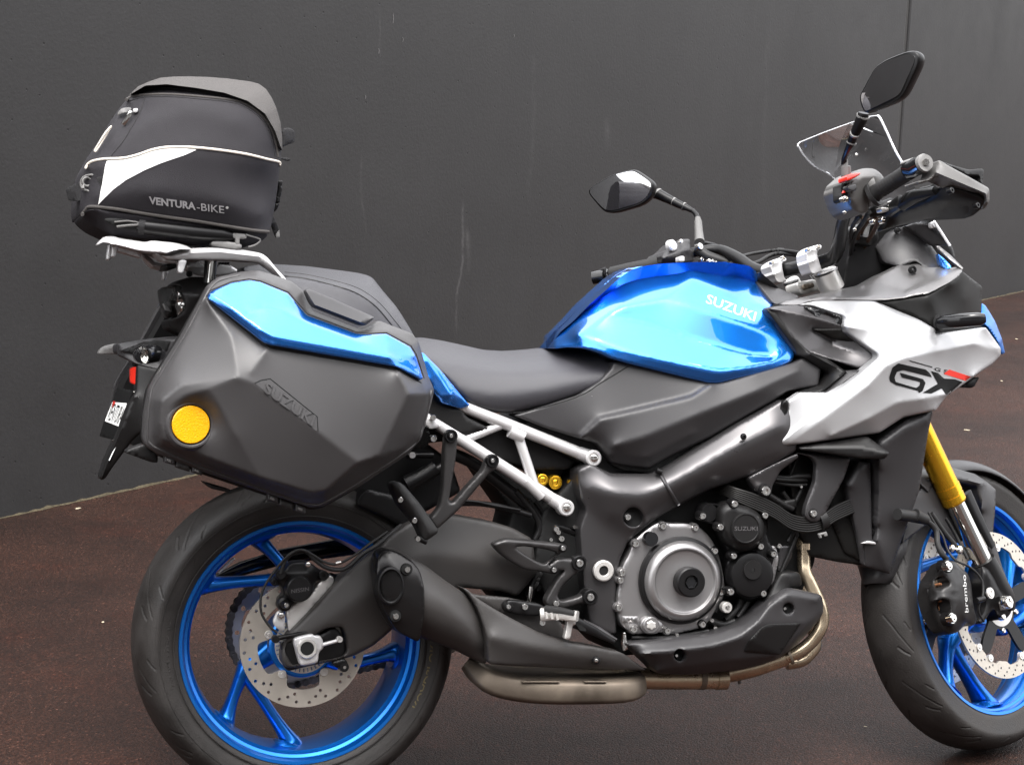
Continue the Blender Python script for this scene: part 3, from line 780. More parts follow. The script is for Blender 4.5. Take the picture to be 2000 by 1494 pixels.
# swingarm
R_('swingarm', 'exh', FULL, [(552,1262,.145),(560,1240,.145),(585,1215,.148),(610,1190,.15),(650,1145,.15),(690,1105,.15),(730,1075,.15),(760,1048,.148),(795,1022,.14),(830,1007,.13),(880,1003,.125),(960,1018,.125),(1000,1030,.125),(1040,1052,.12),(1048,1120,.12),(1010,1165,.12),(985,1155,.125),(900,1147,.13),(830,1165,.135),(800,1190,.14),(765,1230,.14),(730,1260,.145),(690,1281,.145),(650,1291,.145),(600,1301,.145),(560,1305,.145),(549,1290,.145)],
   [[(560,1262,.150),(620,1225,.158),(700,1175,.162),(780,1110,.158),(830,1082,.150),(975,1102,.142),(1040,1105,.136)]], k=6, rnd=10, edge=7, depth=.04,
   holes=[[(612,1240),(640,1226),(668,1224),(676,1240),(678,1272),(668,1282),(645,1287),(600,1294),(570,1298),(556,1270),(560,1255)]])
plate('axle_plate', 'black_mt', mc, ZQ, [(600,1080),(640,1060),(740,1040),(1000,1000),(1160,910),(1220,930),(1290,1060),(1300,1180),(1230,1260),(1020,1300),(680,1385),(640,1350)], .138, .02, 8, 3)
plate('chain_adjuster', 'tubes', mc, ZQ, [(733,1052),(755,1020),(940,975),(960,1000),(1020,1000),(1045,1030),(1065,1100),(1060,1140),(1010,1180),(1005,1270),(980,1300),(820,1332),(800,1290)], .160, .02, 10, 4, g=4)
disc('axle_nut', 'alu', mc, ZQ, 885, 1140, .166, [(.0128,-.03),(.0128,.001),(.0135,.002),(.0175,.002),(.019,0),(.019,-.01)], seg=36)
disc('axle_bore', 'dark', mc, ZQ, 885, 1140, .1672, [(0,0),(.0126,0)], seg=30)
loft('adjuster_bolt', 'tubes', mc, ZQ, [(1050,1100,.160),(1210,1055,.160)], .0036)
bolt(mc, ZQ, 1235, 1042, .163, .0060, 'alu')
loft('arm_reinforcement', 'black_mt', mc, ZQ, [(545,1040,.148),(600,1020,.150),(760,985,.150),(900,955,.150)], [(.008,.006),(.005,.006),(.004,.006),(.002,.004)], sm=4)
disc('hose_guide', 'black_mt', mc, ZQ, 545, 1040, .152, [(0,.004),(.006,.004),(.0075,.001),(.0075,-.01)], seg=20)
disc('stand_bobbin', 'black_mt', mc, ZQ, 1283, 1340, .150, [(.0035,-.002),(.0035,.004),(.0085,.004),(.0095,.001),(.0095,-.02)], seg=24)
plate('stand_lug', 'black_mt', mc, ZQ, [(1130,1290),(1300,1240),(1335,1330),(1320,1385),(1260,1390)], .140, .012, 12, 2)
bolt(mc, ZQ, 1288, 1342, .152, .0035, 'steel')

# rear calliper
plate('caliper_bracket', 'alu', mc, ZQ, [(650,740),(740,650),(930,560),(1010,420),(1130,345),(1160,360),(1178,420),(1080,560),(820,860),(720,960),(690,970)], .128, .012, 10, 3)
plate('sensor_bracket', 'tubes', mc, ZQ, [(560,740),(620,730),(650,790),(640,960),(560,930),(510,860)], .128, .008, 8, 2)
bolt(mc, ZQ, 600, 785, .132, .0068, 'steel', 'pan')
cal = R_('rear_caliper', 'black_mt', ZQ, [(480,400,.125),(540,400,.13),(560,330,.14),(640,300,.145),(700,210,.14),(800,200,.14),(900,200,.14),(970,250,.14),(1040,300,.13),(1110,310,.13),(1112,380,.13),(1050,400,.13),(960,430,.14),(940,560,.15),(860,630,.15),(740,640,.15),(715,690,.14),(640,730,.13),(575,690,.13),(570,600,.13),(640,560,.14),(600,450,.135),(520,470,.125)],
   [[(640,330,.150),(760,340,.152),(880,330,.152),(960,350,.145)]], k=2, rnd=12, edge=5, depth=.03, g=4)
disc('caliper_piston_cap', 'black_mt', cal, ZQ, 805, 500, .168, [(0,0),(.0215,0),(.0235,-.002),(.0245,-.008),(.026,-.02)])
text_px('caliper_lettering', 'emb', cal, 'NISSIN', ZQ, (715,545), (905,515), (-3,-42), d=.1685)
for x, y, r, d in ((1060,350,.0095,.136),(530,430,.006,.134)): bolt(cal, ZQ, x, y, d, r, 'black_mt')
disc('slide_pin', 'black_mt', cal, ZQ, 640, 660, .140, [(0,.018),(.006,.018),(.008,.012),(.0085,.004),(.013,.002),(.0145,-.003),(.0145,-.015)], seg=24)
bolt(cal, ZQ, 660, 672, .160, .0045, 'steel')
disc('banjo', 'black_mt', cal, ZQ, 600, 340, .150, [(0,.006),(.008,.006),(.010,.004),(.010,-.02)], seg=20)
bolt(cal, ZQ, 893, 235, .156, .0055, 'chrome', 'pan')
loft('brake_hose', 'rub', mc, ZQ, [(600,330,.155),(640,200,.158),(720,115,.160),(820,85,.160),(900,110,.160),(980,190,.162),(1100,270,.164),(1250,290,.166),(1350,240,.168),(1480,120,.165),(1640,20,.15),(1900,-190,.12)], .0042, sm=6)
loft('sensor_cable', 'rub', mc, ZQ, [(560,970,.15),(480,900,.15),(400,780,.150),(380,650,.15),(410,500,.15),(500,350,.155),(600,220,.160),(680,140,.166),(800,75,.168),(930,120,.168),(1080,210,.168),(1220,225,.168),(1400,130,.166),(1560,10,.155),(1750,-120,.13)], .0024, sm=6)
loft('cable_clip', 'steel', mc, ZQ, [(1195,222,.168),(1250,208,.168)], .0034)
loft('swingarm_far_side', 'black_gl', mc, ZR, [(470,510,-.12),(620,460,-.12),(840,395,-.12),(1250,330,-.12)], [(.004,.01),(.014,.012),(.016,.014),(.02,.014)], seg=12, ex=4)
plate('wheel_weight', 'alu', mc, ZR, [(497,478),(585,398),(592,410),(508,486)], .02, .006, 1, .5, g=4)
# exhaust
SIL = [(742,1085,.20),(752,1072,.20),(775,1072,.205),(804,1088,.21),(830,1103,.21),(868,1132,.205),(905,1157,.20),(925,1178,.19),(945,1215,.185),(953,1255,.185),(950,1297,.18),(925,1288,.185),(890,1270,.19),(850,1255,.195),(815,1243,.20),(785,1240,.20),(765,1225,.20),(750,1195,.20),(740,1150,.20),(737,1115,.20)]
sil = R_('silencer', 'exh', FULL, SIL, [[(746,1135,.225),(770,1150,.248),(835,1185,.252),(900,1215,.238),(947,1255,.215)],[(800,1125,.245),(870,1165,.242),(930,1210,.22)],[(790,1200,.238),(850,1225,.236),(930,1265,.215)]], k=14, rnd=8, edge=6, depth=.10)
M['capm'] = mat('gloss_black_metal', (.010,.009,.009), .24, metal=.3)
cap = R_('silencer_end_cap', 'capm', ZR, [(1333,480,.232),(1340,395,.225),(1375,357,.222),(1440,365,.226),(1520,415,.236),(1565,470,.246),(1588,560,.255),(1590,660,.256),(1580,760,.252),(1560,848,.242),(1500,820,.238),(1440,790,.232),(1395,720,.232),(1350,610,.234)],
   [[(1395,400,.232),(1450,470,.244),(1490,600,.250),(1470,740,.244)]], k=3, rnd=10, edge=4, depth=.05, g=5)
disc('tail_pipe', 'black_mt', cap, ZR, 1408, 548, .242, [(.026,-.03),(.026,.006),(.028,.008),(.031,.007),(.032,.002),(.033,-.02)], seg=36).scale = (.80, 1, 1.12)
disc('tail_pipe_bore', 'exh', cap, ZR, 1406, 548, .236, [(0,-.03),(.021,-.03),(.0255,.0)], seg=30).scale = (.80, 1, 1.12)
for x, y in ((1497,462),(1437,708)):
    disc('bolt_pocket', 'dark', cap, ZR, x, y, .2505 if y < 600 else .2475, [(0,0),(.0105,0),(.0105,-.01)], seg=20); bolt(cap, ZR, x+1, y+2, .2515 if y < 600 else .2485, .0058, 'steel')
# heat shields
shd = R_('heat_shield', 'exh', ZM, [(245,885,.20),(268,890,.205),(320,935,.21),(400,985,.212),(480,1030,.212),(620,1100,.210),(760,1145,.205),(860,1162,.20),(1000,1190,.185),(1118,1275,.17),(900,1272,.18),(700,1262,.195),(520,1255,.21),(372,1245,.215),(366,1180,.218),(352,1080,.218),(322,990,.214),(285,930,.206)],
   [[(380,1120,.232),(560,1160,.228),(760,1200,.21),(1000,1240,.185)]], k=4, rnd=8, edge=4, depth=.05)
bolt(shd, ZM, 878, 1228, .203, .0085, 'black_mt', 'pan'); bolt(shd, ZM, 878, 1228, .207, .0042, 'steel', 'pan')
plate('silencer_bracket', 'exh', mc, ZM, [(258,910),(330,922),(470,935),(600,962),(700,1000),(720,1080),(760,1145),(600,1110),(480,1040),(330,945)], .165, .02, 6, 2)
# collector and pipes
loft('exhaust_collector', 'muff', mc, ZM, [(262,1240,.06),(330,1290,.07),(420,1322,.08),(600,1342,.085),(900,1342,.085),(990,1334,.08),(1040,1322,.07)], [(.012,.05),(.023,.08),(.028,.095),(.028,.10),(.027,.10),(.025,.08),(.020,.04)], sm=4, seg=32, ex=4.5)
plate('collector_rib', 'muff', mc, ZM, [(530,1325),(710,1325),(705,1333),(530,1333)], .187, .006, 2, 1)
plate('collector_rib', 'muff', mc, ZM, [(822,1325),(930,1325),(925,1333),(822,1333)], .187, .006, 2, 1)
loft('link_pipe', 'titan', mc, ZE, [(130,1418,.07),(250,1415,.07),(420,1420,.07),(600,1420,.07),(800,1418,.07)], .0215, sm=3, seg=24)
loft('weld_bead', 'muff', mc, ZE, [(155,1415,.07),(190,1415,.07)], .0245, seg=24); loft('weld_bead', 'muff', mc, ZE, [(208,1415,.07),(225,1415,.07)], .0232, seg=24)
loft('pipe_clamp', 'muff', mc, ZE, [(640,1418,.07),(672,1418,.07)], .0228, seg=24); loft('pipe_clamp', 'titan', mc, ZE, [(740,1418,.07),(800,1415,.07)], .0235, seg=24)
loft('header_pipe', 'titan', mc, ZX, [(-280,1330,.06),(-60,1300,.07),(120,1260,.09),(260,1215,.10),(400,1170,.11)], [.019,.0195,.0195,.019,.018], sm=5, seg=22)
loft('header_pipe', 'titan', mc, ZX, [(400,1172,.12),(500,1128,.13),(590,1060,.135),(660,970,.14),(690,880,.14),(680,780,.14),(640,680,.135),(590,570,.13),(550,480,.125),(540,380,.12),(545,190,.12)], .0135, sm=5, seg=22)
loft('header_pipe', 'titan', mc, ZX, [(400,1225,.06),(520,1200,.06),(600,1130,.06),(640,1050,.06),(600,900,.06),(540,700,.06),(500,500,.06),(480,200,.06)], .0135, sm=5, seg=20)
loft('weld_bead', 'steel', mc, ZX, [(462,1148,.123),(492,1132,.124)], .0158, seg=22); loft('weld_bead', 'muff', mc, ZX, [(412,1166,.12),(432,1157,.121)], .0185, seg=22)
loft('exhaust_flange', 'titan', mc, ZX, [(540,300,.122),(541,250,.122)], .0150, seg=22); bolt(mc, ZX, 608, 280, .125, .0035, 'steel')
loft('drain_tube', 'grey', mc, ZX, [(-2,1270,.06),(22,1388,.06)], .0040)

# main frame
fr_ = R_('frame_spar', 'frame', FULL, [(1128,917,.145),(1153,905,.15),(1194,925,.155),(1269,926,.16),(1290,919,.163),(1345,885,.17),(1440,828,.18),(1530,780,.19),(1560,800,.195),(1556,880,.19),(1500,912,.185),(1461,931,.178),(1438,938,.175),(1384,957,.168),(1331,984,.162),(1284,1011,.158),(1250,1037,.155),(1226,1058,.152),(1211,1091,.148),(1205,1118,.147),(1202,1168,.145),(1204,1238,.14),(1190,1238,.14),(1153,1220,.14),(1146,1190,.14),(1138,1130,.142),(1134,1070,.142),(1132,1029,.142),(1144,996,.145),(1134,975,.143),(1128,946,.143)],
   [[(1144,996,.150),(1180,1022,.152),(1222,1056,.153)],[(1140,950,.158),(1200,962,.186),(1262,968,.192),(1340,930,.2),(1440,872,.208),(1530,830,.215)],[(1190,1000,.172),(1250,1010,.175),(1330,965,.182),(1430,912,.195),(1520,880,.202)]], k=14, rnd=8, edge=5, depth=.05, g=4.5, holes=[circ(1237, 1010, 19, 28)])
disc('frame_socket', 'dark', mc, ZE, 260, 478, .160, [(0,0),(.024,0)], seg=36)

bolt(mc, ZE, 228, 476, .172, .0062, 'steel'); disc('spacer', 'black_mt', mc, ZE, 228, 476, .168, [(.0,.002),(.009,.002),(.009,-.002)], seg=20)
disc('pivot_nut', 'alu', mc, ZE, 86, 790, .155, [(.0095,-.01),(.0095,.002),(.0105,.003),(.018,.003),(.0205,.001),(.0205,-.006)], seg=40)
disc('pivot_socket', 'dark', mc, ZE, 86, 790, .1565, [(0,-.002),(.0098,-.002)], seg=6)
bolt(mc, ZM, 860, -15+0, .16, .001, 'steel')
bolt(mc, ZE, 903, 8, .212, .0065, 'black_mt', 'pan')
# weld seam across the spar
line_on('weld_seam', 'frame', mc, fr_, ZE, [(405,212),(430,250),(470,320),(525,410)], .0040, sm=4)
loft('frame_bolt_boss', 'black_mt', mc, ZE, [(395,205,.175),(425,215,.176)], .006)

# subframe
def sub(a, b, r): return loft('subframe_tube', 'tubes', mc, ZM, [a, b], r, seg=20)
sub((215,20,.115),(850,272,.125),.0118); sub((-20,20,.115),(722,500,.125),.0118)
sub((262,188,.116),(440,118,.118),.0082); sub((503,148,.120),(592,420,.124),.0098)
loft('weld_seam', 'tubes', mc, ZM, [(470,148,.124),(535,178,.124)], .0125, seg=14); loft('weld_seam', 'tubes', mc, ZM, [(545,380,.124),(625,455,.124)], .0118, seg=14)
loft('tube_end', 'tubes', mc, ZM, [(795,250,.124),(868,278,.126)], [(.0125,.0125),(.0155,.014)], seg=20); loft('tube_end', 'tubes', mc, ZM, [(665,466,.124),(738,510,.126)], [(.0125,.0125),(.0155,.014)], seg=20)
for x, y in ((866,276),(738,510)):
    disc('tube_lug', 'tubes', mc, ZM, x, y, .142, [(.0085,.001),(.010,.003),(.0135,.003),(.0158,.001),(.016,-.025)], seg=30); bolt(mc, ZM, x, y, .143, .0092, 'steel', 'pan')
plate('side_panel', 'plast_d', mc, ZM, [(60,40),(300,70),(500,120),(790,285),(750,330),(600,330),(420,290),(250,200),(110,110)], .092, .02, 8, 3)
# gold shock preload
for x, y, r in ((686,390,.0135),(626,378,.0115)):
    disc('preload_adjuster', 'gold', mc, ZM, x, y, .095, [(0,.001),(.003,.001),(.003,.002),(.006,.001),(.009,.002),(.011,.0015),(r,.001),(r+.0006,-.003),(r+.0006,-.02)], seg=28)
bolt(mc, ZM, 755, 390, .095, .0055, 'gold'); bolt(mc, ZM, 575, 505, .1, .003, 'gold')
# hoses behind
for pts, r in (([(-10,262,.10),(60,262,.10),(110,262,.10)], .0062), ([(190,250,.09),(300,300,.09),(420,390,.09),(520,470,.09),(560,500,.09)], .012), ([(500,430,.10),(560,500,.10),(600,560,.10),(612,610,.10),(590,660,.10)], .0062),
               ([(560,470,.098),(620,560,.098),(680,640,.1),(780,740,.1)], .0045), ([(590,480,.092),(660,580,.092),(700,640,.092)], .0045), ([(200,490,.125),(330,490,.122),(450,510,.118),(570,545,.11)], .0055),
               ([(180,480,.132),(300,480,.13),(400,500,.128),(520,520,.12)], .0028), ([(600,820,.10),(580,870,.10),(560,930,.10)], .009), ([(700,740,.098),(640,820,.098),(600,900,.098)], .006),
               ([(120,320,.10),(60,360,.10),(-20,400,.10)], .016), ([(-40,430,.09),(80,360,.09),(180,300,.09)], .010), ([(640,600,.09),(700,600,.1),(780,630,.1)], .008)):
    loft('hose', 'black_mt', mc, ZM, pts, r, sm=5)
disc('hose_end', 'tubes', mc, ZM, 12, 262, .106, [(0,.004),(.006,.004),(.006,-.004)], seg=16)
for x, y, r in ((690,610,.006),(715,655,.006),(776,600,.004),(700,625,.005),(665,660,.004)): bolt(mc, ZM, x, y, .112, r, 'steel')
for k_, (x, y) in enumerate(((620,800),(610,820),(600,842),(592,865))): loft('bellows_ring', 'rub', mc, ZM, [(x-6,y,.112),(x+6,y+6,.112)], .0095+.0008*(k_ % 2))
loft('push_rod', 'steel', mc, ZM, [(572,880,.112),(560,960,.112)], [.006,.0045])
plate('tender_connector', 'clear', mc, ZM, [(20,110),(90,125),(92,165),(130,168),(130,200),(90,205),(80,240),(15,225)], .15, .012, 3, 1)
bolt(mc, ZM, 112, 186, .154, .006, 'steel'); bolt(mc, ZM, 110, 85, .145, .006, 'steel')
plate('connector_block', 'tubes', mc, ZM, [(60,70),(120,90),(150,130),(100,140),(40,110)], .14, .02, 6, 2)

# rider footrest hanger, heel guard, brake pedal
hg = relief('heel_guard', 'satin', mc, ZM, [(383,676,.175),(445,650,.175),(560,660,.175),(700,675,.175),(735,682,.175),(742,705,.175),(700,730,.175),(668,760,.175),(650,780,.175),(690,785,.175),(703,805,.175),(690,822,.175),(660,818,.175),(610,808,.175),(540,800,.175),(490,772,.175),(440,738,.175),(400,702,.175)],
   holes=[[(495,694),(540,690),(640,704),(700,722),(655,762),(636,776),(590,758),(525,716)]], lines=[[(400,685,.182),(460,665,.184),(600,675,.183),(720,695,.180)]], rnd=10, edge=5, depth=.012, k=1, g=4)
bolt(hg, ZM, 722, 700, .181, .0085, 'black_mt', 'pan'); bolt(hg, ZM, 722, 700, .184, .0048, 'steel'); bolt(hg, ZM, 680, 802, .181, .0075, 'black_mt', 'pan'); bolt(hg, ZM, 680, 802, .184, .0048, 'steel')
plate('footrest_hanger', 'satin', mc, ZM, [(640,790),(700,745),(775,752),(800,732),(832,750),(836,790),(800,806),(722,872),(694,925),(712,950),(805,925),(822,900),(855,886),(888,915),(884,958),(850,970),(815,958),(720,988),(650,975),(638,945),(690,850),(735,800),(690,812)], .172, .022, 10, 5, g=5)
for x, y in ((800,770),(851,930)):
    disc('bolt_boss', 'black_mt', mc, ZM, x, y, .178, [(0,0),(.010,0),(.0105,.003),(.0135,.003),(.015,.001),(.015,-.02)], seg=30); bolt(mc, ZM, x, y, .181, .0075, 'steel')
plate('brake_pedal_pivot', 'black_mt', mc, ZM, [(440,965),(465,942),(500,945),(620,962),(640,985),(620,1018),(560,1020),(490,1008),(448,995)], .185, .02, 10, 4, g=5)
for x, y, r in ((466,975,.0085),(543,975,.0062)): bolt(mc, ZM, x, y, .191, r, 'steel' if r < .007 else 'black_mt')
bolt(mc, ZM, 466, 975, .196, .0045, 'steel')
loft('footrest', 'alu', mc, ZM, [(620,1012,.20),(700,1010,.215),(790,1020,.235)], [(.013,.012),(.011,.012),(.010,.012)], seg=12, ex=4)
loft('footrest_rubber', 'rub', mc, ZM, [(640,985,.205),(710,992,.22),(780,1008,.235)], [(.007,.013),(.006,.013),(.005,.012)], seg=12, ex=4)
for i in range(5): loft('footrest_tooth', 'alu', mc, ZM, [(640+i*26,1000+i*4,.226),(645+i*26,1030+i*3,.226)], .003)
plate('brake_pedal_tip', 'alu', mc, ZM, [(738,1030),(784,1026),(782,1060),(768,1062),(756,1128),(732,1130),(728,1118),(740,1060)], .222, .012, 6, 3, g=4)
loft('brake_pedal_arm', 'black_mt', mc, ZM, [(690,1010,.20),(780,1050,.20),(870,1090,.195),(960,1140,.19)], [(.010,.006),(.0115,.006),(.009,.006),(.004,.005)], seg=12, ex=3)
plate('pedal_slot', 'dark', mc, ZM, [(780,1055),(800,1055),(832,1080),(830,1092),(800,1085)], .2075, .002, 4, 0)
bolt(mc, ZM, 625, 1050, .205, .006, 'steel'); bolt(mc, ZM, 690, 960, .19, .006, 'steel')
# pillion footrest hanger
plate('pillion_hanger', 'satin', mc, ZM, [(168,175),(180,150),(198,141),(216,150),(226,180),(214,300),(184,480),(200,490),(270,410),(345,330),(360,282),(390,258),(416,275),(420,305),(400,332),(378,344),(230,520),(130,612),(92,565),(140,505),(155,420),(162,250)], .196, .020, 8, 5, g=5)
for x, y in ((196,172),(391,289)):
    disc('bolt_boss', 'black_mt', mc, ZM, x, y, .200, [(0,0),(.0085,0),(.009,.003),(.0115,.003),(.0125,.001),(.0125,-.012)], seg=26); bolt(mc, ZM, x, y, .203, .0062, 'black_mt'); bolt(mc, ZM, x, y, .206, .0035, 'steel')
pg = relief('pillion_footrest', 'rub', mc, ZR, [(1408,20,.23),(1425,2,.23),(1455,2,.235),(1480,18,.24),(1560,110,.245),(1655,245,.245),(1662,268,.245),(1640,285,.245),(1600,312,.245),(1575,305,.24),(1545,235,.235),(1450,120,.23)], rnd=10, edge=6, depth=.03, k=2, g=5,
   lines=[[(1440,30,.240),(1520,130,.25),(1620,275,.252)]])
for x, y in ((1462,97),(1536,206),(1553,302)): bolt(pg, ZR, x, y, .254 if y < 250 else .25, .0052, 'steel')
loft('footrest_hinge', 'black_mt', mc, ZR, [(1560,300,.235),(1600,318,.235)], .006)
plate('hugger', 'black_mt', mc, ZR, [(1250,75),(1290,40),(1500,90),(1560,140),(1520,190),(1480,250),(1400,200),(1240,130),(1235,110)], .11, .16, 6, 3)

# engine covers
ck = plate('clutch_flange', 'clutch', mc, ZE, [(378,520),(420,503),(480,515),(560,512),(640,528),(700,585),(742,650),(772,750),(792,850),(790,940),(750,1000),(705,1080),(655,1125),(560,1145),(480,1165),(440,1150),(340,1152),(270,1165),(188,1112),(170,1050),(164,960),(180,850),(195,760),(238,690),(258,620),(312,568)], .150, .03, 14, 3)
disc('clutch_cover', 'black_mt', mc, ZE, 536, 846, .156, [(.0865,-.006),(.0865,.004),(.0850,.008),(.0795,.010)], seg=96)
disc('clutch_cover', 'clutch', mc, ZE, 536, 846, .156, [(.0795,.008),(.0790,.013),(.0745,.0205),(.0685,.0245),(.0645,.0262),(.0630,.0255),(.0610,.0225),(.0590,.0215),(.032,.023),(.0,.0235)], seg=96, ang=50)
disc('clutch_cap', 'black_mt', mc, ZE, 598, 858, .202, [(0,-.004),(.0125,-.004),(.0135,0),(.0145,.0015),(.0265,.0015),(.0292,-.001),(.0300,-.02)], seg=60)
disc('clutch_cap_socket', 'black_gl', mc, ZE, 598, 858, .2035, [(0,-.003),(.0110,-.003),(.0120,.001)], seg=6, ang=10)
plate('level_window_mount', 'clutch', mc, ZE, [(305,1080),(350,1048),(430,1090),(435,1120),(400,1158),(330,1160),(300,1120)], .165, .02, 8, 3)
disc('filler_boss', 'clutch', mc, ZE, 366, 1108, .172, [(0,0),(.0145,0),(.0165,-.002),(.0165,-.02)], seg=30)
star = [(366+(31 if i % 2 else 22)*math.cos(PI*i/6), 1108+(31 if i % 2 else 22)*math.sin(PI*i/6)) for i in range(12)]
plate('filler_cap', 'alu', mc, ZE, star, .176, .006, 3, 1, g=3)
text_px('engine_lettering', 'clutch', mc, '3300ml', ZE, (203,1082), (284,1082), (0,-18), d=.1535)
plate('lettering_frame', 'clutch', mc, ZE, [(195,1055),(290,1055),(290,1090),(195,1090)], .152, .003, 1, .5)
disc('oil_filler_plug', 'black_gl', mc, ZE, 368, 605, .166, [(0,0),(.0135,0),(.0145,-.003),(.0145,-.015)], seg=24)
for x, y, r, d in ((622,540,.0064,.156),(432,530,.0068,.156),(275,632,.0068,.156),(195,800,.0068,.158),(185,845,.006,.158),(175,1005,.0068,.158),(262,1130,.0074,.158),(458,1140,.0066,.156),(663,1102,.0066,.158),(735,675,.0064,.158),(770,915,.0064,.158),
                   (850,400,.0068,.203),(1028,467,.0064,.190),(768,535,.0064,.196),(665,470,.0064,.180),(1003,648,.0064,.190),(845,703,.0062,.190),(1077,692,.0062,.178),(828,912,.0066,.178),(1018,922,.0064,.175),(738,1130,.0055,.145),(875,1090,.0042,.14)):
    disc('bolt_boss', 'black_mt' if x > 640 else 'clutch', mc, ZE, x, y, d-.004, [(0,0),(r*1.25,0),(r*1.45,-.003),(r*1.5,-.02)], seg=20); bolt(mc, ZE, x, y, d, r)
disc('plug', 'alu', mc, ZE, 808, 1005, .170, [(0,-.002),(.004,-.002),(.0045,.001),(.0095,.001),(.011,-.001),(.011,-.015)], seg=30)
bolt(mc, ZE, 812, 1002, .1715, .004, 'steel')
plate('starter_cover_base', 'black_mt', mc, ZE, [(745,420),(800,385),(870,385),(1000,430),(1045,455),(1040,600),(1090,680),(1085,720),(1000,960),(900,960),(820,880),(800,740),(830,720),(760,560)], .160, .03, 14, 4)
pc = relief('pickup_cover', 'plast_d', mc, ZE, [(757,425,.185),(800,392,.185),(840,380,.186),(880,405,.188),(930,415,.19),(990,450,.19),(1025,510,.19),(1026,590,.19),(990,650,.188),(920,680,.186),(860,675,.184),(810,640,.184),(780,590,.184),(752,510,.184)],
   [[(790,440,.196),(850,420,.2),(930,448,.204),(990,500,.204),(1000,590,.204),(940,650,.202),(850,630,.2),(800,560,.198),(790,440,.196)]], k=2, rnd=14, edge=5, depth=.03, g=5)
disc('pickup_cover_badge', 'plast_d', pc, ZE, 915, 543, .205, [(0,.001),(.0262,.001),(.0272,.0022),(.0285,.0022),(.0300,.0),(.0300,-.01)], seg=56)
text_px('engine_lettering', 'emb', pc, 'SUZUKI', ZE, (850,556), (985,556), (0,-24), d=.2068, bold=.01)
disc('starter_gear_cover', 'black_mt', mc, ZE, 945, 812, .168, [(0,.012),(.034,.012),(.043,.009),(.0475,.002),(.0480,-.02)], seg=64)
disc('starter_gear_plug', 'plast_d', mc, ZE, 955, 785, .182, [(.0,.0),(.0035,0),(.004,.003),(.0185,.003),(.0195,.0018),(.0200,-.001),(.0218,-.001),(.0225,-.006)], seg=50)
disc('starter_gear_socket', 'dark', mc, ZE, 955, 785, .1856, [(0,.0),(.0045,.0)], seg=6)
for dx in (0, 1, 2): disc('starter_motor_ring', 'black_mt', mc, ZE, 700+dx*22, 452+dx*4, .165-dx*.002, [(0,.004),(.017,.004),(.0185,0),(.0195,-.004),(.0195,-.03)] if dx == 0 else [(.018,.006),(.0195,.006),(.0205,0),(.0205,-.01)], seg=36)
plate('starter_bracket', 'clutch', mc, ZE, [(980,680),(1020,650),(1090,640),(1110,720),(1080,860),(1060,880),(990,730)], .158, .012, 8, 3)
plate('generator_bracket', 'frame', mc, ZE, [(1110,640),(1180,640),(1190,700),(1140,790),(1100,800)], .145, .012, 8, 3)
# wiring bundle: pack of fine tubes wrapped side by side
for i in range(7):
    o_ = (i-3)*13
    loft('wiring_hose', 'plk', mc, ZE, [(720,275+o_*.6,.12),(830,335+o_*.8,.168),(960,385+o_,.185),(1080,440+o_,.185),(1180,505+o_,.18),(1280,522+o_,.178),(1370,500+o_,.176),(1440,455+o_,.17),(1560,400+o_,.155)], .0030, sm=5, seg=8)
loft('loom_core', 'plk', mc, ZE, [(720,275,.11),(830,335,.158),(960,385,.175),(1080,440,.175),(1180,505,.17),(1280,522,.168),(1370,500,.166),(1440,455,.16),(1560,400,.145)], [(.014,.009)]*9, sm=5)
loft('hose_clip', 'plast_d', mc, ZE, [(1348,505,.176),(1388,490,.175)], [(.0185,.012)]*2, seg=20); plate('hose_clip_tab', 'grey', mc, ZE, [(1340,575),(1388,562),(1394,585),(1376,590),(1372,578),(1356,582),(1360,598),(1350,600)], .182, .006, 1, .5, g=3)
for pts, r in (([(1080,240,.15),(1150,250,.15),(1220,240,.15),(1290,240,.15)], .006), ([(1080,255,.155),(1170,262,.155),(1270,265,.15)], .0045), ([(1070,270,.15),(1180,290,.15),(1270,290,.15)], .004), ([(1215,130,.14),(1190,200,.14),(1170,250,.14)], .003), ([(1130,330,.14),(1190,400,.14),(1230,340,.14),(1250,300,.14)], .005), ([(1050,350,.15),(1130,400,.15),(1190,430,.15)], .007), ([(1160,620,.15),(1200,560,.15),(1215,590,.15)], .005),
               ([(870,1060,.14),(900,1020,.14),(930,970,.14)], .006), ([(800,1080,.13),(870,1010,.13),(890,960,.13)], .009), ([(740,1030,.14),(760,990,.14),(780,960,.14)], .005), ([(690,1075,.14),(780,1105,.14),(850,1085,.14)], .008), ([(250,1180,.15),(420,1180,.15),(560,1165,.15),(700,1140,.15)], .004)):
    loft('hose', 'plast_d', mc, ZE, pts, r, sm=5)
for x, y, r in ((1045,402,.005),(948,340,.004),(1240,300,.003),(1110,645,.005),(720,1080,.004),(515,1163,.0035)): bolt(mc, ZE, x, y, .16, r, 'steel')
plate('thermostat_housing', 'plast_d', mc, ZE, [(1100,400),(1150,380),(1210,370),(1215,420),(1180,440),(1120,425)], .155, .02, 5, 3)
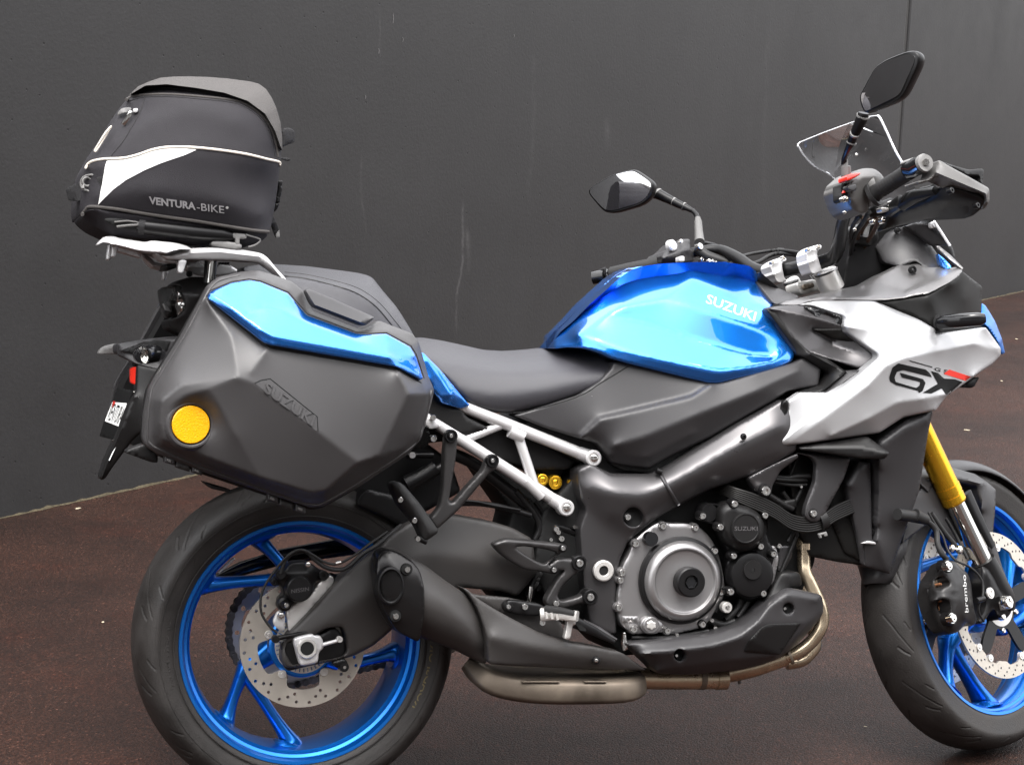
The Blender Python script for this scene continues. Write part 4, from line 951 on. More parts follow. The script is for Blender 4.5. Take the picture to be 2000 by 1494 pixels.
# engine hanger and radiator bracket
R_('engine_hanger', 'frame', FULL, [(1461,933,.186),(1500,912,.186),(1558,885,.19),(1560,893,.19),(1524,920,.18),(1508,950,.178),(1507,962,.178),(1495,976,.178),(1483,965,.178),(1470,950,.18)], rnd=6, edge=3, depth=.02, k=1)
disc('bolt_boss', 'black_mt', mc, ZE, 1031, 325, .186, [(0,0),(.0115,0),(.0135,-.003),(.0135,-.02)], seg=28); bolt(mc, ZE, 1032, 324, .191, .0098, 'steel')
plate('radiator_bracket', 'frame', mc, FULL, [(1555,884),(1600,888),(1662,894),(1648,935),(1608,1008),(1600,1018),(1584,1020),(1571,1008),(1573,990),(1592,940),(1594,905),(1585,893)], .185, .014, 6, 3)
disc('bolt_boss', 'black_mt', mc, ZE, 1311, 455, .187, [(0,0),(.0090,0),(.0095,-.002)], seg=28); bolt(mc, ZE, 1311, 455, .190, .0072, 'steel')

# belly pan
bp = R_('belly_pan', 'plast', ZE, [(226,1218,.19),(300,1208,.19),(480,1188,.19),(720,1160,.19),(880,1110,.19),(980,1040,.19),(1080,940,.19),(1160,892,.188),(1210,896,.186),(1360,930,.165),(1376,1040,.15),(1300,1130,.155),(1200,1235,.15),(1100,1305,.15),(1000,1342,.15),(850,1372,.15),(600,1396,.15),(410,1392,.15),(385,1372,.155),(365,1350,.165)],
   [[(300,1275,.21),(480,1260,.215),(720,1230,.215),(880,1180,.215),(990,1090,.212),(1050,1000,.206),(1165,930,.20),(1330,960,.178)],
    [(400,1370,.178),(600,1345,.182),(830,1308,.185),(1090,1285,.180),(1250,1130,.172),(1300,1080,.17),(1345,1000,.165)],
    [(830,1308,.185),(935,1190,.206),(1010,1110,.207),(1050,1096,.204),(1250,1092,.180)]],
   k=1, rnd=8, edge=4, depth=.05, g=4.5, holes=[circ(532,1282,36,18), circ(1165,1010,32,18)])
for x, y in ((530,1282),(1162,1008)):
    disc('bolt_pocket', 'dark', mc, ZE, x, y, .182, [(0,-.002),(.014,-.002),(.0145,.004)], seg=26); bolt(mc, ZE, x-18, y+2, .186, .0052, 'black_mt'); bolt(mc, ZE, x-18, y+2, .189, .003, 'steel')
R_('belly_pan_facet', 'plast_d', ZE, [(905,1262,.196),(940,1192,.2085),(1010,1118,.209),(1050,1100,.206),(1240,1094,.183),(1115,1282,.180)], rnd=5, edge=1.5, depth=.004, k=0)
R_('splash_guard', 'plast_d', ZX, [(95,880,.165),(200,740,.168),(310,560,.168),(345,500,.168),(390,478,.165),(490,480,.16),(518,520,.155),(525,600,.15),(430,605,.17),(340,690,.18),(200,820,.185),(100,890,.18)],
   [[(345,500,.17),(430,500,.172),(430,600,.172)]], k=1, rnd=8, edge=4, depth=.03)
loft('guard_rod', 'plast_d', mc, ZX, [(350,500,.15),(420,340,.15),(480,195,.15)], .004)
loft('side_strut', 'frame', mc, ZE, [(-40,1100,.175),(60,1140,.175),(160,1192,.175)], [(.010,.006),(.008,.006),(.003,.004)], seg=10)
plate('pan_bracket', 'steel', mc, ZE, [(203,1150),(215,1150),(222,1210),(235,1225),(230,1245),(205,1260),(198,1220)], .165, .008, 2, 1, g=3)

# side cover below the tank
scv = R_('side_cover', 'plast', ZS, [(545,515,.128),(700,468,.135),(850,420,.14),(950,355,.14),(1010,290,.14),(1020,262,.14),(1060,262,.14),(1200,290,.15),(1330,318,.155),(1475,358,.165),(1540,358,.17),(1700,315,.172),(1890,262,.16),(1925,238,.155),(2010,290,.165),(1995,375,.17),(1850,400,.172),(1790,440,.172),(1650,520,.17),(1480,620,.165),(1300,705,.16),(1190,768,.152),(1060,752,.148),(1010,740,.148),(975,690,.148),(945,650,.146),(850,622,.142),(700,575,.135)],
   [[(850,612,.146),(945,520,.158),(1385,418,.172),(1475,362,.168)], [(868,622,.158),(960,535,.172),(1395,430,.184),(1490,372,.176)],
    [(1020,660,.180),(1160,620,.190),(1400,520,.196),(1700,400,.19),(1900,300,.176)], [(1000,700,.162),(1180,715,.170),(1400,600,.182)]], k=3, rnd=6, edge=4, depth=.05, g=3.2)
line_on('panel_seam', 'dark', scv, scv, ZS, [(1090,282),(1010,330),(960,360),(840,430),(560,512)], .0012, sm=4, off=.0)
plate('tank_underlay', 'dark', mc, ZS, [(960,640),(1010,745),(1060,775),(1200,790),(1320,740),(1500,660),(1660,560),(1860,430),(1700,440),(1300,560)], .14, .02, 8, 2)  # black plate puts the shade below the side cover into colour
for x, y in ((1700,495),(1630,550),(1480,630),(1420,665),(1350,712)): plate('cable_clip', 'plast_d', mc, ZS, [(x-30,y+8),(x+20,y-20),(x+34,y-6),(x-18,y+24)], .152, .01, 3, 1, g=4)
bolt(mc, ZS, 1445, 668, .158, .0035, 'gold')

# seats
seat = R_('rider_seat', 'seat', ZS, [(40,150,.0),(100,143,-.03),(200,158,-.03),(300,180,-.03),(400,203,-.03),(500,209,-.03),(600,204,-.03),(720,192,-.025),(850,194,0.),(930,212,.04),(985,242,.09),(1014,290,.12),(1000,330,.13),(940,378,.132),(850,417,.13),(700,466,.128),(560,498,.125),(490,501,.125),(420,490,.125),(350,465,.125),(290,415,.125),(220,330,.12),(130,235,.11),(60,190,.08)],
   [[(90,200,.07),(230,270,.098),(400,300,.105),(600,300,.110),(800,280,.112),(930,285,.112)], [(220,310,.115),(330,400,.13),(480,425,.137),(700,400,.140),(880,350,.138),(975,310,.13)],
    [(150,175,.03),(300,225,.05),(500,252,.055),(700,245,.055),(850,232,.06)]], k=12, rnd=10, edge=8, depth=.06)
sp = R_('seat_base', 'plast_d', ZS, [(300,415,.12),(350,470,.12),(430,500,.12),(560,508,.122),(700,480,.126),(850,430,.128),(950,385,.13),(1010,335,.128),(1035,300,.12),(1030,265,.11),(1000,250,.10),(940,370,.11),(700,455,.11),(480,480,.11)], k=0, rnd=8, edge=3, depth=.03)
FR = [(500,150),(560,150)]
pil = R_('pillion_seat', 'seat', FULL, [(470,522,.02),(520,515,-.05),(600,520,-.07),(700,533,-.08),(726,540,-.06),(745,565,-.02),(775,600,.04),(800,640,.07),(815,668,.09),(790,690,.12),(740,680,.12),(650,640,.12),(560,590,.12),(500,560,.11)],
   [[(500,540,.07),(600,545,.09),(680,560,.095),(730,590,.10),(770,640,.105)], [(520,550,.1),(600,575,.115),(680,610,.118),(740,660,.12)]], k=3, rnd=12, edge=6, depth=.08)
line_on('seat_stitching', 'plast_d', pil, pil, FULL, [(556,540),(600,545),(660,560),(700,575),(735,600),(765,635),(785,660)], .0016, sm=4)
line_on('seat_stitching', 'plast_d', pil, pil, FULL, [(556,532),(600,537),(662,551),(705,566),(742,593),(772,628),(793,655)], .0010, sm=4)
# blue tail panel
R_('tail_panel', 'blue', FULL, [(700,640,.15),(760,660,.15),(828,690,.15),(858,720,.148),(918,792,.135),(900,798,.135),(862,788,.14),(846,766,.15),(838,740,.16),(780,760,.16),(700,720,.16)],
   [[(834,700,.155),(882,772,.155),(862,776,.156),(846,760,.156)]], k=2, rnd=4, edge=3, depth=.03, g=3.5, mirror=True)
plate('tail_underpanel', 'plast_d', mc, FULL, [(620,700),(845,770),(862,788),(900,798),(912,815),(960,838),(900,850),(800,830),(700,800)], .125, .02, 6, 2)

# fuel tank
TK = [(125,1140,.055),(119,1100,.03),(140,1040,.015),(200,980,.008),(290,880,.003),(400,780,.0),(480,710,.0),(560,668,.0),(700,650,.0),(880,641,.0),(1060,640,.0),(1200,662,.0),(1265,692,.01),(1330,780,.035),(1400,868,.07),(1408,885,.09),(1380,902,.118),(1440,1000,.128),(1500,1090,.135),(1537,1165,.145),(1512,1215,.155),(1440,1250,.160),(1300,1290,.168),(1090,1340,.172),(1035,1340,.172),(900,1310,.17),(700,1260,.165),(560,1226,.16),(460,1195,.155),(400,1165,.15),(300,1135,.135),(200,1130,.095)]
tank = R_('fuel_tank', 'blue', ZT, TK, [
   [(255,1062,.118),(330,1008,.112),(430,945,.110),(520,893,.108),(640,872,.106),(770,850,.104),(850,790,.088),(930,732,.070)],
   [(930,732,.070),(1100,790,.078),(1250,850,.082),(1390,895,.112)],
   [(895,650,.030),(940,676,.040),(1100,752,.055),(1250,818,.070),(1395,868,.086)],
   [(770,850,.104),(900,880,.115),(1060,930,.126),(1220,985,.134),(1330,1030,.138),(1410,1090,.141)],
   [(440,945,.110),(560,960,.113),(640,985,.117),(760,1020,.122),(900,1072,.130),(1080,1120,.138),(1260,1175,.144),(1400,1190,.147)],
   [(255,1062,.118),(380,1085,.143),(540,1150,.160),(700,1190,.170),(900,1235,.178),(1090,1275,.182),(1250,1250,.177),(1400,1210,.166),(1500,1160,.15)],
   ],
   k=5, rnd=7, edge=5, depth=.05, g=3.5, mirror=True)
M['tkw'] = mat('white_tank_print', (.42,.66,.90), .3, coat=1.)
text_px('tank_lettering', 'tkw', tank, 'SUZUKI', ZT, (1010,870), (1296,978), (14,-52), target=tank, bold=.02, off=.0008)
R_('tank_top_cover', 'plast', ZT, [(1265,694,.0),(1400,770,.02),(1500,812,.04),(1555,830,.06),(1545,850,.08),(1420,880,.1),(1398,866,.09),(1330,780,.05)], k=1, rnd=4, edge=3, depth=.05, mirror=True)
# ------------------------------------------------------------------ fairing
sf = R_('side_fairing', 'silver', ZF, [(243,345,.135),(330,320,.14),(500,316,.15),(670,317,.16),(700,330,.165),(830,385,.18),(940,430,.195),(1040,488,.21),(1032,516,.215),(1100,508,.205),(1320,478,.155),(1332,478,.15),(1420,600,.10),(1418,640,.105),(1370,690,.13),(1240,780,.18),(1100,880,.215),(1040,960,.225),(850,1000,.228),(720,1085,.222),(700,1094,.22),(500,1122,.212),(300,1150,.205),(110,1172,.195),(104,1150,.195),(160,1000,.195),(180,950,.195),(175,905,.195),(248,855,.195),(385,855,.20),(500,800,.212),(590,738,.222),(650,690,.23),(697,652,.235),(694,630,.232),(600,565,.21),(520,505,.195),(495,470,.185),(494,410,.175),(400,378,.16),(320,352,.145)],
   [[(150,1140,.204),(350,955,.214),(590,752,.240),(700,655,.252),(770,640,.255),(1040,580,.236),(1270,525,.175),(1400,600,.125)],
    [(185,1150,.203),(400,1000,.226),(640,820,.256),(755,700,.262),(860,655,.258),(1060,610,.236),(1260,568,.19),(1415,625,.115)],
    [(430,1108,.222),(640,1010,.246),(820,912,.254),(960,895,.246),(1100,868,.225)],
    [(505,405,.186),(770,388,.188),(1030,490,.214)], [(505,470,.195),(540,475,.205),(780,500,.222),(1020,520,.222)],
    [(385,862,.204),(300,990,.207),(150,1120,.20)], [(1240,775,.19),(1390,660,.122)]],
   k=1, rnd=5, edge=4, depth=.02, g=3.2)
# graphics on the silver panel
decal('badge_letter', 'decal', sf, sf, ZF, [(820,686),(980,722),(1003,742),(1017,768),(850,725),(812,735),(798,770),(806,795),(925,830),(945,815),(948,795),(840,768),(828,740),(965,778),(980,800),(962,848),(940,860),(938,848),(930,845),(905,838),(805,812),(770,790),(768,765),(785,712)], rnd=2, g=6)
decal('badge_letter', 'decal', sf, sf, ZF, [(1010,730),(1052,742),(1088,775),(1150,778),(1196,795),(1138,845),(1118,868),(1098,868),(1075,832),(1015,862),(962,858),(1052,805)], rnd=2, g=6)
decal('badge_stripe', 'decal', sf, sf, ZF, [(885,668),(1020,706),(1018,711),(888,674)], rnd=0, g=8)
decal('badge_bar', 'red', sf, sf, ZF, [(1118,722),(1244,764),(1215,788),(1085,748)], rnd=1, g=8)
text_px('badge_small_letters', 'decal', sf, 'G S', ZF, (1030,728), (1106,746), (4,-20), target=sf, bold=.012)
# upper cowl
R_('upper_cowl', 'gun', ZF, [(130,345,.11),(165,325,.10),(400,275,.09),(600,232,.085),(690,180,.085),(760,150,.085),(830,112,.08),(905,85,.06),(1060,125,.09),(1195,128,.125),(1190,165,.145),(1120,215,.175),(1000,278,.19),(850,305,.18),(690,322,.165),(500,318,.152),(300,322,.14),(240,345,.13)],
   [[(300,312,.135),(700,207,.10),(870,262,.155)],[(870,262,.155),(945,205,.14),(960,140,.11),(925,95,.075)],[(870,262,.165),(690,300,.158),(450,308,.15)],[(870,270,.170),(940,250,.172),(1060,190,.155),(1190,140,.13)]], k=1, rnd=5, edge=3, depth=.02, g=4)
disc('trim_clip', 'black_mt', mc, ZF, 905, 141, .118, [(0,0),(.004,0),(.005,.0015),(.0075,.0015),(.0088,0),(.0088,-.004)], seg=24)
disc('trim_clip', 'plast', mc, ZF, 905, 141, .1195, [(0,.001),(.002,.001),(.003,0)], seg=16)
R_('nose_fairing', 'plk', ZF, [(695,326,.16),(850,308,.175),(1000,282,.185),(1120,220,.175),(1195,150,.14),(1310,240,.06),(1306,395,.075),(1200,420,.14),(1090,430,.185),(1040,485,.20),(940,430,.19),(830,385,.178)],
   [[(1000,300,.19),(1060,420,.19)],[(1195,160,.142),(1210,300,.14),(1190,410,.145)]], k=3, rnd=4, edge=3, depth=.05)
R_('front_beak', 'blue_w', ZF, [(1300,330,.03),(1330,350,.03),(1385,440,.02),(1425,540,.015),(1444,625,.01),(1425,636,.02),(1400,560,.04),(1340,470,.06),(1300,440,.07)], k=1, rnd=3, edge=3, depth=.06)
R_('nose_inner', 'dark', ZF, [(1040,470,.17),(1300,460,.11),(1410,610,.07),(1370,690,.09),(1250,770,.12),(1000,900,.15),(700,850,.16),(760,600,.17)], k=1, rnd=6, edge=3, depth=.1)
plate('lamp_bracket', 'plast_d', mc, ZF, [(1240,782),(1295,765),(1262,825),(1235,832),(1190,820)], .12, .03, 4, 2)
# side scoops
R_('air_scoop', 'frame', ZF, [(48,370,.13),(60,362,.13),(130,352,.135),(240,348,.14),(330,365,.15),(420,400,.16),(497,450,.17),(500,482,.172),(560,535,.18),(620,580,.19),(694,640,.205),(690,655,.206),(602,722,.20),(590,716,.198),(400,655,.18),(290,618,.165),(215,625,.15),(140,520,.14),(90,440,.135)],
   [[(60,365,.14),(250,400,.158),(490,470,.176)],[(110,395,.14),(200,530,.155),(290,618,.172)],[(290,618,.172),(440,580,.158),(690,650,.206)],[(320,490,.150),(440,560,.152)],[(320,490,.156),(520,520,.172)]], k=0, rnd=4, edge=2.5, depth=.03, g=4)
R_('scoop_dark_vane', 'black_gl', ZF, [(268,352,.152),(400,380,.165),(494,412,.176),(494,465,.177),(440,455,.17),(350,430,.165)], [[(350,385,.158),(440,440,.16)]], k=0, rnd=6, edge=2, depth=.01)  # near-black insert in the scoop
R_('scoop_dark_vane', 'plk', ZF, [(318,487,.158),(500,482,.174),(560,535,.183),(600,570,.186),(440,545,.164)], k=0, rnd=3, edge=2, depth=.006)
R_('cowl_trim', 'plast_d', ZF, [(48,372,.14),(112,392,.142),(200,520,.155),(300,620,.17),(400,655,.183),(520,735,.20),(505,760,.20),(400,850,.198),(245,856,.192),(300,835,.18),(370,810,.175),(415,745,.175),(270,650,.165),(225,640,.155),(210,600,.152),(120,470,.145)],
   [[(300,628,.176),(510,738,.205),(380,845,.203)]], k=0, rnd=4, edge=2.5, depth=.03, g=4)
R_('cowl_trim', 'plast', ZF, [(600,724,.212),(694,655,.225),(640,700,.223),(590,742,.218),(480,818,.212),(390,855,.205),(420,830,.2),(520,745,.205),(512,730,.2)], k=0, rnd=2, edge=1.5, depth=.02, g=4)
R_('rear_trim', 'black_mt', ZF, [(145,905,.2),(178,898,.2),(182,945,.2),(100,1160,.197),(120,1182,.197),(80,1195,.19),(35,1180,.19),(60,1110,.19),(125,960,.193)], k=0, rnd=8, edge=3, depth=.03)
# winglet and lower fairing
R_('winglet', 'plast_d', ZF, [(235,1172,.195),(500,1135,.212),(640,1112,.222),(760,1200,.25),(768,1212,.25),(740,1246,.25),(600,1240,.235),(400,1210,.215),(250,1192,.2)], [[(250,1182,.20),(600,1180,.236),(750,1215,.255)]], k=0, rnd=5, edge=3, depth=.05)
R_('lower_fairing', 'plast', FULL, [(1714,862,.20),(1768,820,.205),(1822,802,.20),(1812,850,.19),(1795,960,.17),(1764,1045,.155),(1738,1121,.14),(1688,1106,.14),(1683,1062,.15),(1712,1057,.16),(1716,960,.18)],
   [[(1720,870,.21),(1770,835,.215),(1812,820,.205)],[(1720,870,.212),(1712,1056,.172),(1738,1118,.145)]], k=1, rnd=4, edge=3, depth=.06)
R_('fairing_flap', 'plast', FULL, [(1653,946,.17),(1678,900,.17),(1700,904,.17),(1703,1054,.16),(1712,1058,.16),(1686,1064,.155),(1690,1106,.142),(1680,1100,.14),(1672,1040,.15)], [[(1662,950,.178),(1682,915,.178),(1700,910,.174)]], k=0, rnd=3, edge=2.5, depth=.03)
bolt(mc, FULL, 1702, 1038, .155, .006, 'black_mt'); plate('fairing_clip', 'tubes', mc, ZW, [(200,440),(235,428),(268,434),(270,445)], .165, .006, 2, 1, g=3)
# shade of the gap beside the radiator, put into a black plate
plate('dark_gap_plate', 'plk', mc, FULL, [(1640,890),(1690,885),(1700,900),(1680,905),(1655,945),(1675,1045),(1680,1095),(1650,1080),(1620,1010)], .14, .03, 4, 2)

# ------------------------------------------------------------------ fork, front brake, mudguard (steered)
def sf_(name, mt, zone, pts, R, **k): return loft(name, mt, mc, zone, pts, R, fr=S, **k)
FD = .105
q0, q1 = z2(ZW, (645,248)), z2(ZW, (788,548)); 
fa = PX(q0[0], q0[1], FD, S); fb = PX(q1[0], q1[1], FD, S); ax3 = (fa-fb).normalized()
SAb = (MS.to_3x3() @ SAX).normalized()
axd = SAb*.85+ax3*.15; axd.normalize()
def along(p, dirv, s_): return np.array(p+dirv*s_)
top = along(fa, ax3, .66)
loft3('fork_tube', 'gold', mc, [along(fa, ax3, s_) for s_ in (.0, .004, .0041, .018, .0181, .024, .0241, .04, .0401, .20, .36)], [.0245,.0262,.0262,.0262,.0252,.0252,.0266,.0266,.0254,.0262,.0262], 32, ref=tuple(MS.to_3x3() @ Vector((0,1,0))))
loft3('fork_slider', 'chrome', mc, [along(fa, ax3, .01), np.array(fb)+np.array(ax3)*-.02], [.0205,.0205], 32, ref=tuple(MS.to_3x3() @ Vector((0,1,0))))
off = MS.to_3x3() @ Vector((0, .21, 0))
loft3('fork_tube', 'gold', mc, [along(fa+off, ax3, s_) for s_ in (.0, .36)], [.0262,.0262], 24); loft3('fork_slider', 'chrome', mc, [along(fa+off, ax3, .01), along(fb+off, ax3, -.02)], [.0205,.0205], 24)
sf_('fork_bottom', 'black_mt', ZV, [(1590,470,.105),(1660,600,.106),(1730,740,.108),(1800,850,.110),(1830,960,.110)], [(.0265,.0265),(.0265,.027),(.027,.027),(.026,.022),(.012,.018)], sm=3, seg=24)
loft3('fork_bottom', 'black_mt', mc, [along(fb+off, ax3, .0), along(fb+off, ax3, -.13)], [.026,.026], 20)
relief('axle_clamp', 'black_mt', mc, ZV, [(1560,520,.115),(1640,500,.118),(1740,640,.122),(1800,760,.122),(1890,830,.122),(1880,950,.12),(1840,1020,.118),(1780,1050,.115),(1720,1010,.115),(1690,930,.118),(1600,1070,.118),(1560,1090,.118),(1540,1050,.118),(1620,930,.118),(1600,800,.118),(1560,700,.116)], [[(1620,560,.13),(1740,780,.132),(1830,880,.13)]], fr=S, k=3, rnd=12, edge=5, depth=.03, g=5)
disc('axle_pinch_plug', 'alu', mc, ZV, 1672, 785, .134, [(0,-.001),(.004,-.001),(.0045,.001),(.008,.001),(.009,-.0005),(.0115,-.0005),(.0118,-.004)], fr=S, seg=30)
disc('axle_nut', 'alu', mc, ZV, 1815, 880, .130, [(0,.012),(.006,.012),(.009,.010),(.0135,.010),(.0155,.006),(.0165,-.002),(.0165,-.012)], fr=S, seg=6, ang=20)
disc('axle_nut_end', 'steel', mc, ZV, 1855, 870, .150, [(0,-.003),(.006,-.003),(.0065,0),(.011,0),(.0125,-.003),(.0125,-.016)], fr=S, seg=24)
bolt(mc, ZV, 1788, 1018, .125, .006, 'steel', fr=S); bolt(mc, ZV, 1360, 365, .125, .0095, 'chrome', 'pan', fr=S); bolt(mc, ZV, 1290, 350, .12, .008, 'steel', 'pan', fr=S)
fcal = relief('front_caliper', 'cal', mc, ZV, [(1150,560,.125),(1180,500,.130),(1240,470,.135),(1320,475,.14),(1360,520,.142),(1400,560,.14),(1450,600,.138),(1480,700,.136),(1490,830,.136),(1510,960,.134),(1540,1050,.128),(1500,1110,.126),(1420,1080,.13),(1380,1140,.13),(1320,1180,.128),(1250,1190,.126),(1180,1140,.12),(1120,1040,.112),(1070,920,.106),(1050,800,.104),(1070,680,.108),(1110,620,.116)],
   [[(1180,560,.145),(1260,600,.152),(1330,700,.158),(1350,850,.158),(1300,980,.154),(1290,1100,.145)],[(1350,560,.152),(1400,700,.156),(1410,880,.155),(1420,1030,.146)],[(1110,760,.128),(1200,770,.146),(1330,760,.160)],[(1090,860,.128),(1220,830,.150),(1320,850,.158)]],
   fr=S, k=1, rnd=10, edge=5, depth=.026, g=4, holes=[[(1115,690),(1150,640),(1210,630),(1265,680),(1260,710),(1160,735),(1120,730)], [(1150,870),(1210,845),(1262,860),(1275,930),(1250,990),(1190,998),(1150,930)]])
for pl in ([(1115,690),(1150,650),(1210,640),(1262,690),(1255,708),(1160,732),(1120,728)], [(1165,880),(1190,870),(1215,995),(1185,990)], [(1222,868),(1245,880),(1262,975),(1240,985)]):
    plate('brake_pad', 'bronze' if len(pl) < 6 else 'muff', fcal, ZV, pl, .122, .01, 3, 1, g=4, fr=S)
for x, y in ((1175,700),(1240,690),(1180,860),(1225,855)): disc('pad_pin', 'bronze', fcal, ZV, x, y, .132, [(0,.003),(.0025,.003),(.003,0),(.003,-.01)], fr=S, seg=12)
for x, y, d in ((1255,525,.150),(1295,1030,.150)):
    disc('caliper_boss', 'black_mt', fcal, ZV, x, y, d-.002, [(0,.004),(.011,.004),(.014,0),(.014,-.02)], fr=S, seg=24); bolt(fcal, ZV, x, y, d+.006, .0088, 'chrome', fr=S); 
    disc('bolt_washer', 'chrome', fcal, ZV, x, y, d+.004, [(0,0),(.0108,0),(.0112,-.003)], fr=S, seg=24)
text_px('caliper_lettering', 'white', fcal, 'brembo', ZV, (1452,975), (1425,610), (-34,-2), target=fcal, bold=.0, off=.001)
for pts, r in (([(760,20,.12),(900,40,.12),(1000,60,.12)], .012), ([(1000,70,.12),(1080,110,.122),(1140,190,.125),(1150,300,.13),(1190,400,.135),(1240,460,.135)], .0058), ([(1060,0,.115),(1130,120,.12),(1200,230,.128),(1250,370,.134),(1330,470,.148),(1440,520,.152),(1530,590,.15),(1590,690,.15),(1590,820,.15),(1560,880,.146),(1550,970,.14),(1600,1060,.13)], .0024),
               ([(1090,10,.11),(1200,170,.112),(1330,330,.118)], .0050), ([(1230,60,.1),(1330,230,.1),(1440,450,.11)], .0035)):
    loft('brake_hose', 'rub', mc, ZV, pts, r, sm=6, fr=S)
loft('hose_guide', 'rub', mc, ZV, [(930,30,.123),(1040,75,.125)], [(.0135,.0135),(.0105,.0105)], fr=S, seg=18)
loft('cable_guide', 'black_mt', mc, ZV, [(1530,860,.15),(1600,840,.15)], .006, fr=S)
# mudguard: shell concentric with the tyre, plus side blades
gv, gf = [], []; na, ns = 40, 14
for i in range(na+1):
    a = math.radians(38+ (168-38)*i/na)
    hwid = .068 if i < na-4 else .068*(1-.5*(i-na+4)/4)
    for j in range(ns+1):
        s_ = -1+2*j/ns; y = hwid*s_; r_ = .322-.030*abs(s_)**3.0
        gv.append(MS @ (FC+Vector((r_*math.cos(a), y, r_*math.sin(a)))))
for i in range(na):
    for j in range(ns): k_ = i*(ns+1)+j; gf.append((k_, k_+1, k_+ns+2, k_+ns+1))
go = link('front_mudguard', mkmesh('front_mudguard', gv, gf), 'plast', mc); md = go.modifiers.new('t', 'SOLIDIFY'); md.thickness = .004
relief('mudguard_blade', 'plast', mc, ZW, [(455,130,.09),(480,95,.07),(560,78,.06),(640,82,.065),(740,110,.075),(800,150,.08),(840,185,.085),(838,260,.088),(822,430,.08),(800,400,.08),(775,330,.08),(745,170,.085),(600,130,.085),(545,140,.088),(520,200,.09)], [[(560,100,.08),(740,150,.092),(780,160,.094)],[(780,155,.094),(770,300,.09)]], fr=S, k=0, rnd=4, edge=2, depth=.012, g=4)
relief('mudguard_blade', 'plast', mc, ZW, [(440,240,.08),(520,130,.085),(560,190,.088),(640,330,.088),(690,420,.086),(660,440,.084),(600,400,.084),(540,330,.082),(470,380,.078),(395,440,.07),(400,400,.07)], fr=S, k=0, rnd=4, edge=2, depth=.012, g=4)
loft('mudguard_stay', 'black_mt', mc, ZW, [(700,200,.12),(760,330,.12),(820,455,.115)], [(.014,.006),(.012,.006),(.010,.006)], fr=S, ex=3)
loft('mudguard_stay', 'frame', mc, ZW, [(815,440,.115),(850,560,.11),(905,690,.11)], [(.012,.005),(.012,.005),(.010,.005)], fr=S, ex=3)

# ------------------------------------------------------------------ handlebar (steered)
HB = [(1162,542,.455-.91),(1300,508,-.31),(1372,492,-.25),(1405,489,-.22),(1440,505,-.17),(1470,525,-.13),(1500,532,-.10),(1560,522,-.02),(1612,512,.06),(1635,500,.10),(1640,470,.14),(1642,440,.18),(1652,410,.23),(1690,378,.30),(1795,322,.445)]
loft('handlebar', 'black_mt', mc, FULL, [(1330,499,-.29),(1372,490,-.25),(1405,488,-.22),(1440,504,-.175),(1472,526,-.135),(1510,532,-.09),(1560,522,-.02),(1612,510,.055),(1632,497,.09),(1641,465,.14),(1646,435,.18),(1660,408,.23),(1700,375,.30)], [.0112,.0112,.0115,.013,.0142,.0145,.0145,.0145,.0142,.0135,.0125,.0115,.0112], sm=5, seg=20, fr=S)
def clamp(pl, creases, d, cyl):
    o_ = relief('bar_clamp', 'tubes', mc, ZC, [(x, y, d+dd) for x, y, dd in pl], [[(x, y, d+dd) for x, y, dd in l] for l in creases], fr=S, k=0, rnd=5, edge=2.5, depth=.026, g=3.5, ang=35)
    loft('riser', 'alu', mc, ZC, [(*cyl[0], d-.012), (*cyl[1], d-.016)], [(cyl[2], cyl[2]), (cyl[2]*1.05, cyl[2]*1.05)], fr=S, seg=28)
    loft('riser_rim', 'tubes', mc, ZC, [(cyl[0][0]-2, cyl[0][1]-6, d-.012), (cyl[0][0]+2, cyl[0][1]+6, d-.012)], cyl[2]*1.08, fr=S, seg=28)
clamp([(513,295,0),(525,262,0),(560,236,-.004),(615,222,-.008),(636,232,-.008),(634,256,-.006),(606,262,0),(600,300,.004),(628,395,.004),(640,420,0),(600,438,0),(560,445,0),(538,400,0),(520,345,0)], [[(520,290,.004),(560,262,.006),(604,262,.002)],[(520,360,.004),(570,345,.008),(612,330,.006)]], .062, ((660,428),(715,555),.0250))
clamp([(243,388,0),(252,362,0),(290,335,-.004),(345,312,-.008),(368,324,-.008),(370,345,-.006),(338,355,0),(336,385,.004),(352,470,.004),(375,495,0),(345,512,0),(300,508,0),(278,470,0),(258,430,0)], [[(250,382,.004),(290,358,.006),(336,355,.002)],[(262,450,.004),(300,436,.008),(344,425,.006)]], -.050, ((405,500),(440,560),.0175))
for x, y, d in ((606,240,.066),(345,322,-.046),(530,262,.064),(262,360,-.048)): bolt(mc, ZC, x, y, d, .0045, 'steel', fr=S)
plate('top_yoke', 'alu', mc, ZC, [(440,510),(470,500),(580,480),(625,520),(630,575),(560,590),(480,605),(450,560)], .0, .03, 8, 4, fr=S)
plate('yoke_pocket', 'muff', mc, ZC, [(490,525),(570,505),(585,540),(500,565)], .006, .004, 5, 1, fr=S)
# right grip, bar end, throttle housing
S_dir = np.array(PX(1795,322,.445,S))-np.array(PX(1690,382,.31,S))
loft('grip', 'rub', mc, ZN, [(590,1140,.31),(640,1105,.33),(760,1030,.37),(825,985,.395)], [.0175,.0155,.0155,.0165], fr=S, seg=24)
loft('grip_flange', 'rub', mc, ZN, [(575,1150,.305),(598,1135,.312)], [.024,.024], fr=S, seg=28)
for i in range(9): loft('grip_rib', 'rub', mc, ZN, [(650+i*18,1100-i*11.5,.333+i*.006),(656+i*18,1096-i*11.5,.335+i*.006)], [.0162,.0162], fr=S, seg=20)
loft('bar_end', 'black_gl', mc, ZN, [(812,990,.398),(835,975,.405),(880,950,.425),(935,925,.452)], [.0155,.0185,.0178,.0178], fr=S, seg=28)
loft('bar_end_ring', 'grey', mc, ZN, [(930,928,.450),(950,917,.458),(954,915,.460)], [.0175,.0175,.0155], fr=S, seg=28)
